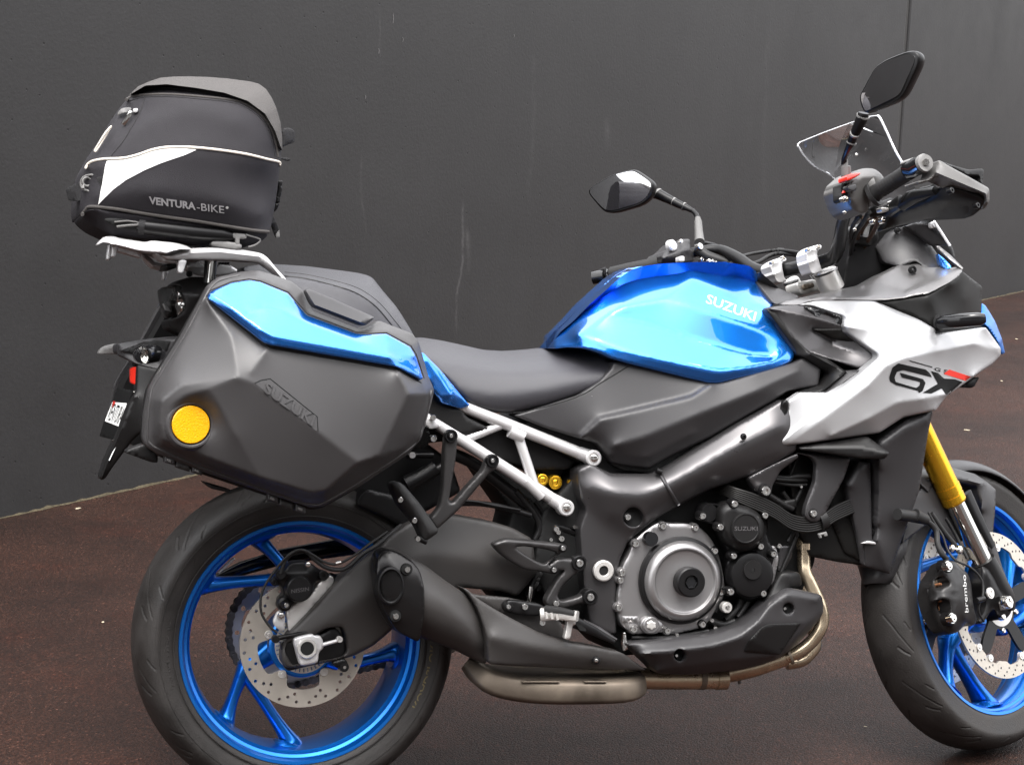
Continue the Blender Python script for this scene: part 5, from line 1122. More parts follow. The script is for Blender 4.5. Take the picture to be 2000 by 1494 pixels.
loft('bar_end_bolt', 'steel', mc, ZN, [(952,916,.460),(957,914,.463)], [.0075,.0070], fr=S, seg=6)
plate('bar_end_tab', 'grey', mc, ZN, [(835,895),(870,880),(895,885),(900,900),(850,915),(832,912)], .42, .02, 5, 2, fr=S)
loft('throttle_housing', 'edge', mc, ZN, [(455,1180,.255),(480,1150,.262),(530,1115,.28),(575,1100,.295),(600,1095,.30)], [(.020,.02),(.030,.026),(.034,.028),(.031,.027),(.024,.024)], fr=S, seg=20, ex=2.6)
relief('switch_cluster', 'edge', mc, ZN, [(395,1040,.285),(430,1010,.285),(480,965,.29),(540,955,.295),(600,960,.3),(650,1000,.305),(670,1040,.305),(640,1060,.305),(560,1150,.295),(560,1260,.285),(500,1280,.28),(440,1250,.275),(400,1180,.275),(375,1100,.28)], [[(430,1060,.305),(520,1010,.315),(600,1010,.315)],[(430,1060,.305),(440,1200,.295)]], fr=S, k=2, rnd=10, edge=5, depth=.05, g=4)
plate('kill_switch', 'red', mc, ZN, [(400,1010),(440,993),(500,988),(498,1000),(460,1025),(405,1048)], .322, .02, 4, 3, g=3, fr=S)
plate('switch_rocker', 'plast', mc, ZN, [(410,1075),(470,1065),(475,1100),(455,1118),(412,1105)], .312, .012, 4, 2, g=3, fr=S)
plate('hazard_mark', 'red', mc, ZN, [(380,1128),(390,1104),(397,1128)], .300, .004, 1, .5, g=3, fr=S)
plate('start_button', 'plast_d', mc, ZN, [(362,1060),(400,1060),(412,1150),(400,1190),(365,1180)], .292, .02, 5, 2, fr=S)
for x, y, r in ((375,1172,.004),(398,1168,.006),(655,1318,.006),(590,1325,.005),(720,1200,.006),(465,1380,.003),(393,1262,.003)): bolt(mc, ZN, x, y, .305, r, 'steel', fr=S)
plate('brake_lever', 'alu', mc, ZN, [(640,1225),(720,1235),(700,1255),(645,1262)], .30, .012, 5, 2, g=4, fr=S)
loft('brake_master_cylinder', 'black_mt', mc, ZN, [(560,1270,.25),(640,1240,.27),(720,1200,.28)], [.012,.014,.012], fr=S); loft('brake_lever', 'plast_d', mc, ZN, [(690,1260,.28),(780,1190,.34),(900,1140,.38),(1010,1105,.42)], [(.012,.008),(.014,.007),(.012,.007),(.010,.007)], sm=4, fr=S, ex=3)
# cables under the right grip
for pts, r, m_ in (([(560,1260,.26),(520,1330,.22),(470,1400,.16),(440,1494,.1),(430,1600,.04)], .005, 'rub'), ([(500,1290,.25),(450,1350,.2),(430,1450,.12),(440,1560,.05)], .004, 'rub'), ([(600,1300,.26),(540,1340,.2),(500,1420,.1),(480,1560,.05),(500,1700,.02)], .0045, 'brown'),
                   ([(640,1280,.26),(600,1380,.2),(540,1480,.1),(490,1580,.06),(440,1720,.02)], .004, 'brown'), ([(480,1280,.24),(440,1400,.14),(470,1560,.06),(560,1680,.02),(600,1760,.0)], .0028, 'rub'), ([(700,1250,.28),(600,1330,.2),(560,1460,.1),(470,1600,.03)], .0055, 'rub'),
                   ([(520,1300,.22),(480,1450,.1),(500,1600,.0),(470,1750,.0)], .004, 'brown'), ([(330,1690,.0),(400,1640,.0),(480,1680,.0),(520,1780,.0)], .0025, 'rub')):
    loft('cable', m_, mc, ZN, pts, r, sm=6, fr=S)
# hand guard
hgd = relief('hand_guard', 'plast_d', mc, ZN, [(640,1395,.26),(700,1300,.28),(790,1190,.31),(900,1120,.36),(1010,1090,.42),(1120,1080,.46),(1340,1140,.49),(1372,1180,.49),(1340,1240,.47),(1270,1295,.44),(1100,1305,.38),(960,1312,.33),(780,1350,.28)], [[(760,1260,.31),(1000,1190,.40),(1330,1180,.49)],[(980,1300,.345),(1330,1190,.48)]], fr=S, k=2, rnd=8, edge=3, depth=.012)
relief('hand_guard_rim', 'edge', mc, ZN, [(888,1048,.44),(960,1035,.45),(1005,1008,.46),(1040,900,.47),(1062,908,.475),(1100,932,.48),(1260,1020,.50),(1388,1092,.50),(1396,1110,.50),(1396,1190,.49),(1375,1225,.48),(1355,1242,.475),(1340,1225,.475),(1352,1150,.485),(1240,1100,.48),(1030,1010,.462),(1000,1040,.455),(905,1060,.445)], [[(1025,985,.475),(1250,1080,.50),(1370,1130,.505),(1380,1200,.49)]], fr=S, k=0, rnd=5, edge=3, depth=.03, g=4)
relief('hand_guard_wing', 'plast_d', mc, ZN, [(1050,905,.46),(1150,940,.47),(1250,968,.475),(1345,960,.48),(1358,972,.48),(1350,1065,.48),(1335,1065,.48),(1330,1010,.478),(1240,1000,.476),(1120,940,.47)], fr=S, k=0, rnd=4, edge=2, depth=.03, g=4)
relief('hand_guard_wing', 'dark', mc, ZN, [(1060,915,.44),(1240,975,.45),(1335,1000,.45),(1340,1070,.46),(1250,1020,.46)], fr=S, k=0, rnd=2, edge=1, depth=.01, g=6)
loft('guard_stay', 'plast_d', mc, ZN, [(790,1210,.34),(880,1150,.38),(1020,1110,.43)], [(.012,.01),(.012,.01),(.008,.008)], fr=S, ex=3)
for x, y in ((1130,1112),(1310,1215)): bolt(hgd, ZN, x, y, .49, .006, 'black_mt', fr=S)
# left bar side
loft('grip', 'rub', mc, ZT, [(465,705,-.40),(560,680,-.36),(680,655,-.32),(740,640,-.30)], [.0165,.0155,.0155,.0175], fr=S, seg=24)
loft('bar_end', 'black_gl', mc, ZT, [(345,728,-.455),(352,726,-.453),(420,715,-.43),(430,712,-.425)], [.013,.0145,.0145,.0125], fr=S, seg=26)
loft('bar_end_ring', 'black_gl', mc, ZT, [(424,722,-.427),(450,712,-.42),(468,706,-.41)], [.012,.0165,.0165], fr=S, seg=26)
plate('bar_end_tab', 'black_mt', mc, ZT, [(415,672),(425,660),(432,672),(436,700),(418,702)], -.42, .02, 3, 1, fr=S)
relief('switch_cluster', 'plast', mc, ZT, [(748,600,-.28),(770,570,-.28),(800,560,-.28),(860,500,-.27),(920,498,-.26),(925,560,-.26),(945,570,-.26),(945,630,-.26),(900,640,-.26),(750,642,-.28)], [[(760,610,-.26),(900,560,-.25)]], fr=S, k=1, rnd=6, edge=4, depth=.05, g=4)
disc('indicator_button', 'tubes', mc, ZT, 817, 537, -.262, [(0,.004),(.010,.004),(.013,.001),(.0135,-.008)], fr=S, seg=20)
bolt(mc, ZT, 866, 512, -.255, .0045, 'steel', fr=S); plate('horn_button', 'tubes', mc, ZT, [(852,600),(888,598),(890,632),(855,634)], -.245, .01, 4, 2, g=3, fr=S)
bolt(mc, ZT, 975, 543, -.235, .0075, 'steel', fr=S); bolt(mc, ZT, 990, 620, -.235, .0060, 'steel', fr=S)
for k_ in range(6): bolt(mc, ZT, 1030+k_*22, 625+(k_ % 3)*6, -.21, .004+.001*(k_ % 2), 'steel', fr=S)
loft('clutch_perch', 'plast_d', mc, ZT, [(960,560,-.25),(1020,600,-.23),(1150,640,-.2)], [.011,.012,.010], fr=S); loft('clutch_lever', 'black_mt', mc, ZT, [(990,520,-.27),(1060,535,-.27),(1090,550,-.25)], .005, fr=S)
for pts, r in (([(1150,620,-.2),(1280,585,-.25),(1430,565,-.2),(1560,580,-.1),(1620,600,-.02),(1700,700,.0)], .0038), ([(1180,640,-.2),(1300,640,-.22),(1420,585,-.2),(1600,600,-.1)], .0048), ([(1530,690,-.12),(1600,700,-.1),(1650,760,-.08)], .0025), ([(1730,620,-.05),(1800,650,-.03),(1870,700,-.02),(1912,770,.0)], .0030), ([(1000,560,-.25),(1080,600,-.24),(1200,610,-.22)], .0045)):
    loft('cable', 'rub', mc, ZT, pts, r, sm=6, fr=S)
loft('cable_tie', 'rub', mc, ZT, [(1430,570,-.2),(1466,572,-.19)], .0075, fr=S)
# mirrors
def plane_pt(px, py, c, n):
    r = Vector(B.rays([(px, py)])[0]); o_ = Vector(B.o); t = (c-o_).dot(n)/r.dot(n); return o_+r*t
def mirror_head(zone, outline, inner, c_px, d, n, glass_mt='mirror'):
    c = PX(*z2(zone, c_px)[:2], d, S); n = Vector(n).normalized(); V, F = [], []
    lp = fillet([(*z2(zone, p), 0) for p in outline], 14/zone[2]*3)[:, :2]; li = fillet([(*z2(zone, p), 0) for p in inner], 12/zone[2]*3)[:, :2]
    cen = lp.mean(0); rings = []
    for k_, (sc_, back) in enumerate(((.955, .002), (.985, 0), (1, -.003), (1., -.010), (.97, -.020), (.80, -.032), (.45, -.040))):
        rings.append([plane_pt(*(cen+(p-cen)*sc_), c, n)+n*back for p in lp])
    inn = [plane_pt(*p, c, n) for p in li]; N = len(lp)
    for r_ in rings: V += r_
    for i in range(len(rings)-1):
        for j in range(N): k2 = (j+1) % N; F.append((i*N+j, i*N+k2, (i+1)*N+k2, (i+1)*N+j))
    F.append(tuple((len(rings)-1)*N+j for j in range(N))); F.append(tuple(range(N))[::-1])
    o = link('mirror_housing', mkmesh('mirror_housing', V, F, ang=50), 'black_mt', mc)
    m_ = len(inn); cc = sum(inn, Vector())/m_; G = []; nr_ = 12
    for i in range(nr_):
        f_ = 1-i/nr_
        for p in inn:
            v = (p-cc)*f_; G.append(cc+v+n*(.0030+(.0064-v.length_squared)/(2*1.4)*.9))
    FF_ = [((i+1)*m_+j, (i+1)*m_+(j+1) % m_, i*m_+(j+1) % m_, i*m_+j) for i in range(nr_-1) for j in range(m_)]+[tuple(range((nr_-1)*m_, nr_*m_))]
    b_ = len(G); G += [p+n*.0005 for p in inn]; FF_ += [(b_+j, j, (j+1) % m_, b_+(j+1) % m_) for j in range(m_)]
    me = mkmesh('mirror_glass', G, FF_, True)
    link('mirror_glass', me, glass_mt, o); return o
nr = (-.86, -.48, -.06); nl = (-.72, -.68, .035)
mirror_head(ZN, [(485,465),(600,255),(680,200),(830,142),(885,142),(916,180),(905,240),(800,455),(740,500),(545,580),(515,560)], [(505,462),(612,262),(690,212),(838,162),(888,178),(880,225),(782,445),(722,478),(545,562),(530,545)], (700,350), .42, nr)
loft('mirror_stem', 'black_mt', mc, ZN, [(522,572,.392),(516,600,.388),(465,710,.36),(455,725,.355),(435,780,.34),(425,800,.335),(405,840,.32),(388,890,.30),(385,930,.295)], [.0100,.0118,.0095,.0088,.0086,.0072,.0055,.0055,.0055], fr=S, seg=20)
loft('mirror_boot', 'edge', mc, ZN, [(392,895,.297),(392,940,.296),(398,945,.296),(405,1060,.29)], [.0055,.0062,.0095,.0105], fr=S, seg=20)
for a_, b_ in (((520,590,.3895),(516,602,.387)),((462,712,.361),(457,722,.357)),((440,775,.342),(436,785,.34))): loft('stem_ring', 'grey', mc, ZN, [a_, b_], [.0128 if a_[1] < 600 else .0096]*2, fr=S, seg=20)
mirror_head(ZT, [(318,228),(345,190),(470,120),(580,92),(610,98),(705,165),(710,200),(690,255),(640,300),(480,348),(430,345),(400,325)], [(332,228),(352,196),(475,128),(578,103),(605,108),(692,168),(696,198),(676,248),(632,288),(478,334),(438,332),(410,315)], (520,225), -.42, nl)
loft('mirror_stem', 'black_mt', mc, ZT, [(690,235,-.40),(730,235,-.385),(820,280,-.36),(860,300,-.345),(895,315,-.335),(935,335,-.32),(955,355,-.31),(962,375,-.305),(965,390,-.30)], [.010,.0125,.0095,.0088,.0072,.0055,.0055,.0055,.0055], fr=S, seg=20)
for a_, b_ in (((728,232,-.386),(736,238,-.383)),((818,278,-.361),(828,284,-.357)),((880,308,-.341),(888,312,-.338))): loft('stem_ring', 'grey', mc, ZT, [a_, b_], [.0128 if a_[0] < 750 else .0096]*2, fr=S, seg=20)
loft('mirror_boot', 'edge', mc, ZT, [(964,375,-.303),(966,400,-.30),(970,460,-.29),(975,520,-.27)], [.006,.0088,.0095,.0115], fr=S, seg=20)

# ------------------------------------------------------------------ cockpit and screen
plate('instrument_shroud', 'black_mt', mc, FULL, [(1665,445),(1730,425),(1800,430),(1860,480),(1870,520),(1800,540),(1740,560),(1690,600),(1640,585),(1650,520)], .03, .06, 10, 6)
R_('inner_cowl', 'plast', ZC, [(1030,240,.03),(1110,140,.03),(1190,110,.05),(1260,85,.06),(1400,150,.06),(1500,290,.07),(1560,400,.09),(1440,420,.10),(1340,345,.085),(1220,390,.08),(1100,360,.05)], [[(1060,300,.04),(1170,140,.05),(1390,180,.06)],[(1420,190,.055),(1425,360,.085)]], k=0, rnd=5, edge=3, depth=.02)
R_('dash_unit', 'plast_d', ZC, [(890,150,.06),(980,80,.06),(1060,110,.06),(1060,190,.06),(1000,240,.06),(900,220,.06)], [[(900,160,.07),(1000,170,.075),(1050,120,.07)]], k=0, rnd=5, edge=3, depth=.04)
disc('trim_clip', 'black_mt', mc, ZC, 1208, 118, .065, [(0,.001),(.003,.001),(.004,0),(.0062,.001),(.007,0),(.007,-.005)], seg=22)
R_('inner_cowl_insert', 'blue', ZC, [(1505,290,.10),(1545,320,.105),(1610,385,.115),(1600,402,.12),(1560,410,.11),(1520,370,.10)], k=0, rnd=3, edge=2, depth=.01)
R_('inner_cowl_insert', 'blue', ZC, [(1370,152,.066),(1420,170,.07),(1450,200,.07),(1420,198,.07)], k=0, rnd=1, edge=1, depth=.006, g=3)
R_('cowl_edge', 'gun', ZC, [(1250,88,.07),(1290,80,.07),(1400,140,.075),(1500,220,.085),(1600,300,.10),(1700,400,.13),(1690,412,.132),(1600,340,.11),(1480,235,.085),(1380,165,.075)], k=0, rnd=2, edge=2, depth=.01, g=4)
# windscreen: one curved clear sheet with a rim whitened as its highlight
SCR = [(65,800,-.13),(82,776,-.13),(450,636,-.02),(560,600,.06),(622,592,.10),(640,615,.11),(690,720,.115),(800,935,.125),(900,1130,.13),(1010,1330,.13),(1120,1494,.12),(1020,1494,.08),(850,1380,.02),(640,1300,-.04),(500,1200,-.10),(360,1085,-.14),(300,1010,-.145),(185,945,-.145),(110,870,-.14)]
scr = R_('windscreen', 'screen', ZN, SCR, [[(300,800,-.05),(560,900,.03),(760,1100,.08),(950,1380,.1)]], k=8, rnd=7, edge=0, depth=.003, ang=30)
M['rim'] = mat('screen_highlight_white', (.93,.94,.97), .15, coat=.5)  # white tube stands in for the highlight along the screen edge
def rim(pts, r): 
    lp = [z2(ZN, p) for p in pts]; X = [PX(p[0], p[1], p[2]) for p in cr(lp, 5)]; loft3('screen_edge', 'rim', scr, X, [r]*len(X), 8)
rim([(622,592,.10),(640,615,.11),(690,720,.115),(740,830,.12),(800,935,.125)], .0024); rim([(1010,1325,.13),(1060,1400,.125),(1120,1494,.12)], .0030)
rim([(82,776,-.13),(250,708,-.08),(450,636,-.02),(560,600,.06),(622,592,.10)], .0011); rim([(65,800,-.13),(110,870,-.14),(185,945,-.145),(300,1010,-.145),(360,1085,-.14)], .0020); rim([(82,776,-.13),(68,788,-.13),(65,800,-.13)], .0014)
disc('screen_screw', 'alu', scr, ZN, 475, 862, .0, [(0,.002),(.003,.001),(.004,0)], seg=14)
plate('screen_bracket', 'tubes', mc, ZN, [(985,1335),(1010,1328),(1030,1360),(1010,1375),(990,1372)], .12, .01, 3, 1, g=3)
R_('screen_lower_duct', 'plast', ZN, [(815,1360,.08),(870,1340,.09),(1000,1340,.11),(1080,1420,.12),(1120,1494,.12),(1000,1494,.09),(900,1420,.08)], k=0, rnd=3, edge=2, depth=.01)
# front indicator
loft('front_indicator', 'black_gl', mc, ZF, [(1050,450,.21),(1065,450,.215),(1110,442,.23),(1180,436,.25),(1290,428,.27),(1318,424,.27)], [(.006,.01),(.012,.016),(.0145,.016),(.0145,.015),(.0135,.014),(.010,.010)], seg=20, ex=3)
plate('indicator_lens', 'clear', mc, ZF, [(1290,395),(1312,392),(1326,420),(1326,450),(1312,464),(1292,460)], .272, .02, 5, 2, g=4)
loft('indicator_base', 'plast_d', mc, ZF, [(1048,452,.20),(1075,452,.21)], [(.0175,.014),(.0165,.014)], seg=20)
# ------------------------------------------------------------------ hard side cases
b0 = PX(520, 820, .30)
case = thing('side_case', (b0.x, -.30, b0.z), 'large charcoal hard side case with blue lid panel and round amber reflector, nearest the viewer', 'side case', 'hard side cases of the motorcycle')
CO = [(256,1085,.345),(262,960,.345),(285,830,.345),(320,765,.345),(450,560,.345),(555,365,.345),(585,302,.345),(640,260,.345),(740,235,.345),(830,225,.34),(900,245,.34),(1010,285,.345),(1062,330,.35),(1112,432,.355),(1340,520,.355),(1400,502,.355),(1440,478,.35),(1612,545,.35),(1642,585,.35),(1672,690,.352),(1692,760,.355),(1722,830,.355),(1700,920,.355),(1655,1075,.355),(1590,1150,.355),(1350,1310,.355),(1165,1412,.355),(1100,1420,.355),(1000,1390,.355),(560,1240,.35),(330,1150,.35),(275,1115,.348)]
csh = R_('case_lid', 'case', ZP, CO, [
   [(306,1050,.362),(306,880,.365),(345,790,.368),(555,400,.372),(575,372,.385),(860,592,.435),(905,612,.442),(1530,720,.425),(1658,795,.392),(1690,850,.385),(1640,1050,.378),(1580,1115,.376),(1350,1265,.376),(1170,1375,.375),(1095,1382,.374),(560,1205,.366),(330,1100,.362),(306,1050,.362)],
   [(620,330,.365),(740,270,.37),(830,262,.37),(985,325,.375),(1075,440,.385),(1330,538,.388),(1480,532,.382),(1605,600,.378),(1640,690,.378)],
   [(355,1085,.405),(335,1000,.410),(345,880,.418),(450,800,.430),(735,768,.466),(815,795,.466),(1130,1035,.4605),(1340,1195,.448),(1180,1335,.420),(1105,1350,.415),(850,1275,.424),(355,1085,.405)],
   [(575,385,.392),(700,560,.430),(735,768,.466)], [(880,625,.452),(800,740,.463)], [(1540,742,.440),(1592,850,.440),(1440,1165,.436),(1340,1195,.448)], [(1592,850,.440),(1690,850,.385)], [(1440,1165,.436),(1580,1115,.378)],
   [(590,820,.452),(720,1050,.446),(850,1275,.424)], [(372,1010,.415),(388,910,.422),(470,855,.434),(590,820,.452),(720,768,.464)], [(497+108*math.cos(t), 1003+108*math.sin(t), .4215) for t in np.linspace(0, 2*PI, 25)], [(497+90*math.cos(t), 1003+90*math.sin(t), .412) for t in np.linspace(0, 2*PI, 25)]],
   k=2, rnd=7, edge=4, depth=.03, parent=case, g=3.6)
shell_o = [(275,1085),(275,960),(300,830),(335,765),(465,560),(570,375),(600,315),(650,275),(740,248),(830,240),(900,258),(1005,300),(1055,345),(1105,445),(1340,535),(1440,495),(1600,560),(1640,690),(1690,830),(1630,1075),(1340,1320),(1160,1422),(1100,1432),(1000,1402),(560,1255),(340,1165)]
relief('case_shell', 'plast_d', case, ZP, shell_o, d=.316, back=.205, rnd=6, edge=3, g=8, k=0)
bl = R_('case_lid_panel', 'blue', ZP, [(583,350,.392),(598,332,.388),(700,290,.382),(790,276,.378),(845,285,.378),(985,343,.386),(1080,452,.398),(1330,545,.402),(1390,550,.402),(1480,546,.398),(1600,612,.396),(1625,650,.395),(1665,768,.394),(1655,780,.400),(1530,712,.436),(905,604,.457),(862,590,.452),(583,372,.402)],
   [[(596,345,.402),(700,415,.428),(850,528,.455),(915,560,.459),(1500,664,.440),(1648,755,.404)], [(780,452,.432),(860,415,.424),(960,432,.424),(1100,500,.430),(1380,600,.430),(1480,640,.432),(1500,664,.440)], [(1480,640,.432),(1618,660,.405)]],
   k=2, rnd=4, edge=3, depth=.012, g=3, parent=case)
R_('case_latch', 'plast', ZP, [(1070,325,.375),(1095,322,.372),(1200,365,.372),(1420,462,.372),(1418,470,.378),(1375,505,.39),(1350,504,.392),(1115,412,.39),(1095,385,.386)], [[(1080,335,.380),(1120,400,.396),(1350,488,.398),(1410,468,.382)]], k=0, rnd=5, edge=3, depth=.02, g=4, parent=case)
line_on('rim_bead', 'case', case, csh, ZP, [(740,252),(645,278),(600,312),(562,375),(455,575),(322,790),(296,850),(284,960),(280,1070),(300,1104),(345,1130),(560,1222),(1000,1378),(1098,1404),(1165,1396),(1345,1292),(1585,1132),(1645,1065),(1690,915),(1706,832)], .0022, sm=3, off=-.0004)
line_on('lid_seam', 'dark', case, csh, ZP, [(583,372),(580,350),(598,328),(700,285),(790,271),(846,280),(988,338),(1084,448),(1332,540),(1390,545),(1480,541),(1604,607),(1630,650),(1670,770)], .0011, sm=0)
line_on('lid_seam', 'dark', case, csh, ZP, [(575,340),(580,375),(860,605),(905,618),(1530,728),(1655,792)], .0010, sm=0)
disc('reflector_recess', 'case', case, ZP, 497, 1003, .420, [(.0345,-.006),(.0345,.0005),(.0365,.0022),(.0395,.0020),(.043,-.001),(.046,-.012)], seg=64)
disc('reflector_recess', 'dark', case, ZP, 497, 1003, .419, [(0,-.003),(.0350,-.003)], seg=40)
disc('reflector', 'amber', case, ZP, 497, 1003, .422, [(0,.001),(.031,.001),(.0322,0),(.0328,-.005)], seg=56)
sg_ = decal('badge_recess', 'case', case, csh, ZP, [(818,795),(850,780),(895,772),(1132,965),(1136,1035),(1128,1035)], off=.0004, th=.0004, rnd=3)
line_on('badge_recess_edge', 'dark', case, csh, ZP, [(818,795),(850,780),(895,772),(1132,963),(1136,1035)], .0011, sm=0)
text_px('case_lettering', 'case', case, 'SUZUKI', ZP, (862,835), (1108,1010), (18,-52), target=csh, bold=.02, off=.0026, th=.002)
for hx, hy in ((365,1180),(885,1372)):
    for k_, (dx, dy, w_, m_) in enumerate(((0,0,52,'plast'),(58,26,70,'satin'),(140,52,50,'plast'))):
        plate('case_hinge', m_, case, ZP, [(hx+dx,hy+dy-24),(hx+dx+w_,hy+dy-24+w_*.36),(hx+dx+w_-3,hy+dy+10+w_*.36),(hx+dx-3,hy+dy+12)], .347-(.004 if k_ == 1 else 0), .02, 3, 2, g=4)
        if k_ != 1: plate('hinge_window', 'grey', case, ZP, [(hx+dx+12,hy+dy-8),(hx+dx+34,hy+dy+1),(hx+dx+32,hy+dy+14),(hx+dx+10,hy+dy+5)], .349, .003, 1, .5, g=3)
plate('case_bracket', 'plast_d', case, ZP, [(180,1130),(260,1100),(330,1150),(330,1195),(290,1190),(170,1145)], .27, .05, 4, 2)
plate('case_bracket', 'plast_d', case, ZP, [(560,1290),(700,1330),(690,1345),(600,1325)], .30, .05, 4, 2)
# far case: the same case on the other side of the machine
case2 = thing('side_case', (b0.x, .30, b0.z), 'far hard side case, only its rear edge showing behind the number plate', 'side case', 'hard side cases of the motorcycle')
case2.scale = (1, -1, 1); case2['base'] = [0, 0, 0]
for ch_ in list(case.children):
    if any(t_ in ch_.name for t_ in ('lettering', 'hinge', 'bracket', 'badge')): continue
    c2 = ch_.copy(); C.objects.link(c2); c2.parent = case2; c2.matrix_local = ch_.matrix_local

# ------------------------------------------------------------------ rack and tail
RK = [(135,288,0.135),(160,255,0.135),(200,210,0.135),(250,165,0.135),(400,160,0.135),(470,190,0.140),(860,250,0.155),(930,222,0.155),(1300,258,0.155),(1450,300,0.155),(1530,345,0.165),(1490,355,0.170),(1330,345,0.175),(1180,410,0.175),(1100,412,0.175),(950,400,0.175),(740,372,0.175),(560,320,0.170),(330,262,0.165),(230,245,0.155),(160,290,0.140)]
R_('rear_rack', 'tubes', ZK, RK, [[(205,225,0.145),(330,235,0.160),(700,310,0.170),(1100,385,0.177)],[(470,195,0.143),(850,262,0.157),(1320,300,0.165)]], k=0, rnd=12, edge=3, depth=.02, g=4)
relief('rear_rack', 'tubes', mc, ZK, [(400,160),(900,215),(1600,290),(1740,500),(1500,520),(1000,400),(700,330),(480,250)], d=.06, depth=.16, rnd=5, edge=2, k=0)
# the grab rail: a bar with a flattened section
R_('grab_rail', 'tubes', ZP, [(345,148,.145),(400,148,.145),(440,128,.145),(500,115,.145),(640,110,.145),(760,124,.145),(850,140,.145),(885,165,.145),(925,215,.142),(985,280,.135),(955,280,.135),(925,248,.14),(880,215,.145),(845,190,.148),(700,178,.15),(560,175,.15),(450,172,.15),(380,175,.148)],
   [[(390,158,.15),(500,140,.156),(640,135,.158),(840,158,.155),(890,190,.15),(960,272,.14)]], k=0, rnd=10, edge=3.5, depth=.028, g=4)
for pl, d_ in (([(365,290),(470,290),(440,400),(410,462),(380,465),(350,455)], .135), ([(1332,500),(1465,505),(1430,600),(1400,698),(1360,705),(1322,690)], .15)):
    plate('luggage_hook', 'tubes', mc, ZK, pl, d_, .018, 8, 2.5, g=4)
plate('luggage_hook', 'tubes', mc, ZK, [(315,280),(345,290),(350,420),(345,515),(282,508),(285,450)], .03, .018, 6, 2.5, g=4)
plate('luggage_hook', 'tubes', mc, ZK, [(1115,660),(1195,660),(1150,790),(1140,805),(1098,800)], -.11, .018, 6, 2, g=4)
R_('rack_arm', 'tubes', ZK, [(440,330,.0),(700,380,.0),(760,400,.0),(800,490,.0),(560,420,.0),(440,390,.0)], k=0, rnd=6, edge=2, depth=.02, g=4)
R_('rack_arm', 'tubes', ZK, [(780,425,-.04),(860,430,-.04),(960,500,-.04),(980,540,-.04),(1160,570,-.04),(1160,640,-.04),(1120,665,-.04),(960,630,-.04),(930,620,-.04),(850,530,-.04)], [[(800,435,-.03),(960,590,-.03),(1150,610,-.03)]], k=0, rnd=8, edge=3, depth=.03, g=4)
R_('rack_arm', 'tubes', ZK, [(960,410,.09),(1060,420,.1),(1110,470,.11),(1300,500,.11),(1310,560,.11),(1120,540,.11),(1060,520,.1),(1000,460,.09)], k=0, rnd=8, edge=3, depth=.03, g=4)
R_('rack_arm', 'tubes', ZK, [(1430,560,-.06),(1600,520,-.06),(1740,600,-.06),(1760,740,-.06),(1640,735,-.06),(1430,660,-.06)], [[(1440,610,-.05),(1740,610,-.05)]], k=0, rnd=6, edge=2, depth=.02, g=4)
plate('rack_crossbar', 'black_mt', mc, ZK, [(1140,560),(1310,560),(1310,630),(1150,650)], .06, .12, 6, 3)
R_('rack_arm', 'tubes', ZP, [(640,195,-.1),(700,205,-.1),(740,230,-.1),(735,245,-.1),(620,255,-.1),(600,225,-.1)], k=0, rnd=4, edge=2, depth=.02, g=4)
for i in range(4): plate('rack_tooth', 'black_mt', mc, ZP, [(640+i*14,186),(650+i*14,186),(648+i*14,197),(642+i*14,197)], .10, .02, 1, .5, g=3)
loft('rack_post', 'chrome', mc, ZP, [(603,175,.11),(597,220,.11),(590,290,.11)], [.0075,.007,.0065], seg=16); loft('rack_post', 'black_mt', mc, ZP, [(582,175,.10),(575,290,.10)], .006)
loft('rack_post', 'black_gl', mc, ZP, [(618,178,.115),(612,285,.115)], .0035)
bolt(mc, ZP, 490, 245, .0, .006, 'black_mt')
# tail unit
R_('tail_unit', 'plast_d', ZL, [(500,228,.05),(540,200,.05),(600,182,.05),(700,182,.06),(760,200,.07),(900,330,.08),(900,500,.08),(700,560,.07),(560,520,.06),(480,480,.05),(470,430,.05),(520,425,.07),(570,380,.08),(575,340,.085),(548,275,.08),(560,240,.07)], [[(560,240,.075),(700,236,.085)],[(548,275,.085),(640,290,.095),(690,300,.1)]], k=0, rnd=8, edge=3, depth=.12)
tl = R_('tail_light', 'clear', ZL, [(424,262,.0),(438,240,.0),(560,237,.05),(540,285,.062),(572,345,.07),(575,380,.07),(545,415,.06),(465,422,.03),(455,400,.02),(436,330,.0)], [[(520,245,.06),(500,300,.065),(510,410,.055)]], k=0, rnd=6, edge=3, depth=.05, g=4)
R_('tail_light_reflector', 'chrome', ZL, [(525,268,.052),(545,285,.055),(568,345,.06),(570,375,.06),(530,405,.05),(518,340,.045)], [[(530,300,.060),(545,330,.05),(555,360,.062)]], k=0, rnd=2, edge=1, depth=.01, g=3)
R_('tail_light_reflector', 'chrome', ZL, [(440,340,.01),(510,300,.03),(515,400,.03),(470,415,.02)], [[(450,380,.02),(480,330,.02),(500,385,.035)]], k=0, rnd=2, edge=1, depth=.008, g=4).data.materials[0] = M['grey']
R_('tail_light_housing', 'grey', ZL, [(440,262,-.02),(540,245,.02),(540,400,.03),(470,412,.0),(445,335,-.01)], k=0, rnd=2, edge=1, depth=.04)
R_('plate_carrier', 'plast', ZL, [(182,575,.0),(200,568,.0),(340,545,.02),(500,528,.04),(640,520,.06),(700,700,.07),(600,820,.06),(400,722,.04),(290,690,.03),(185,640,.0)], [[(200,610,.012),(330,560,.03),(480,550,.045),(600,560,.06)],[(200,615,.008),(330,650,.02),(450,700,.04)]], k=0, rnd=4, edge=3, depth=.03, g=4)
R_('plate_carrier_recess', 'dark', ZL, [(205,612,.014),(340,568,.032),(400,550,.04),(490,556,.047),(470,610,.045),(400,660,.04),(330,645,.03)], k=0, rnd=3, edge=1, depth=.004, g=5)
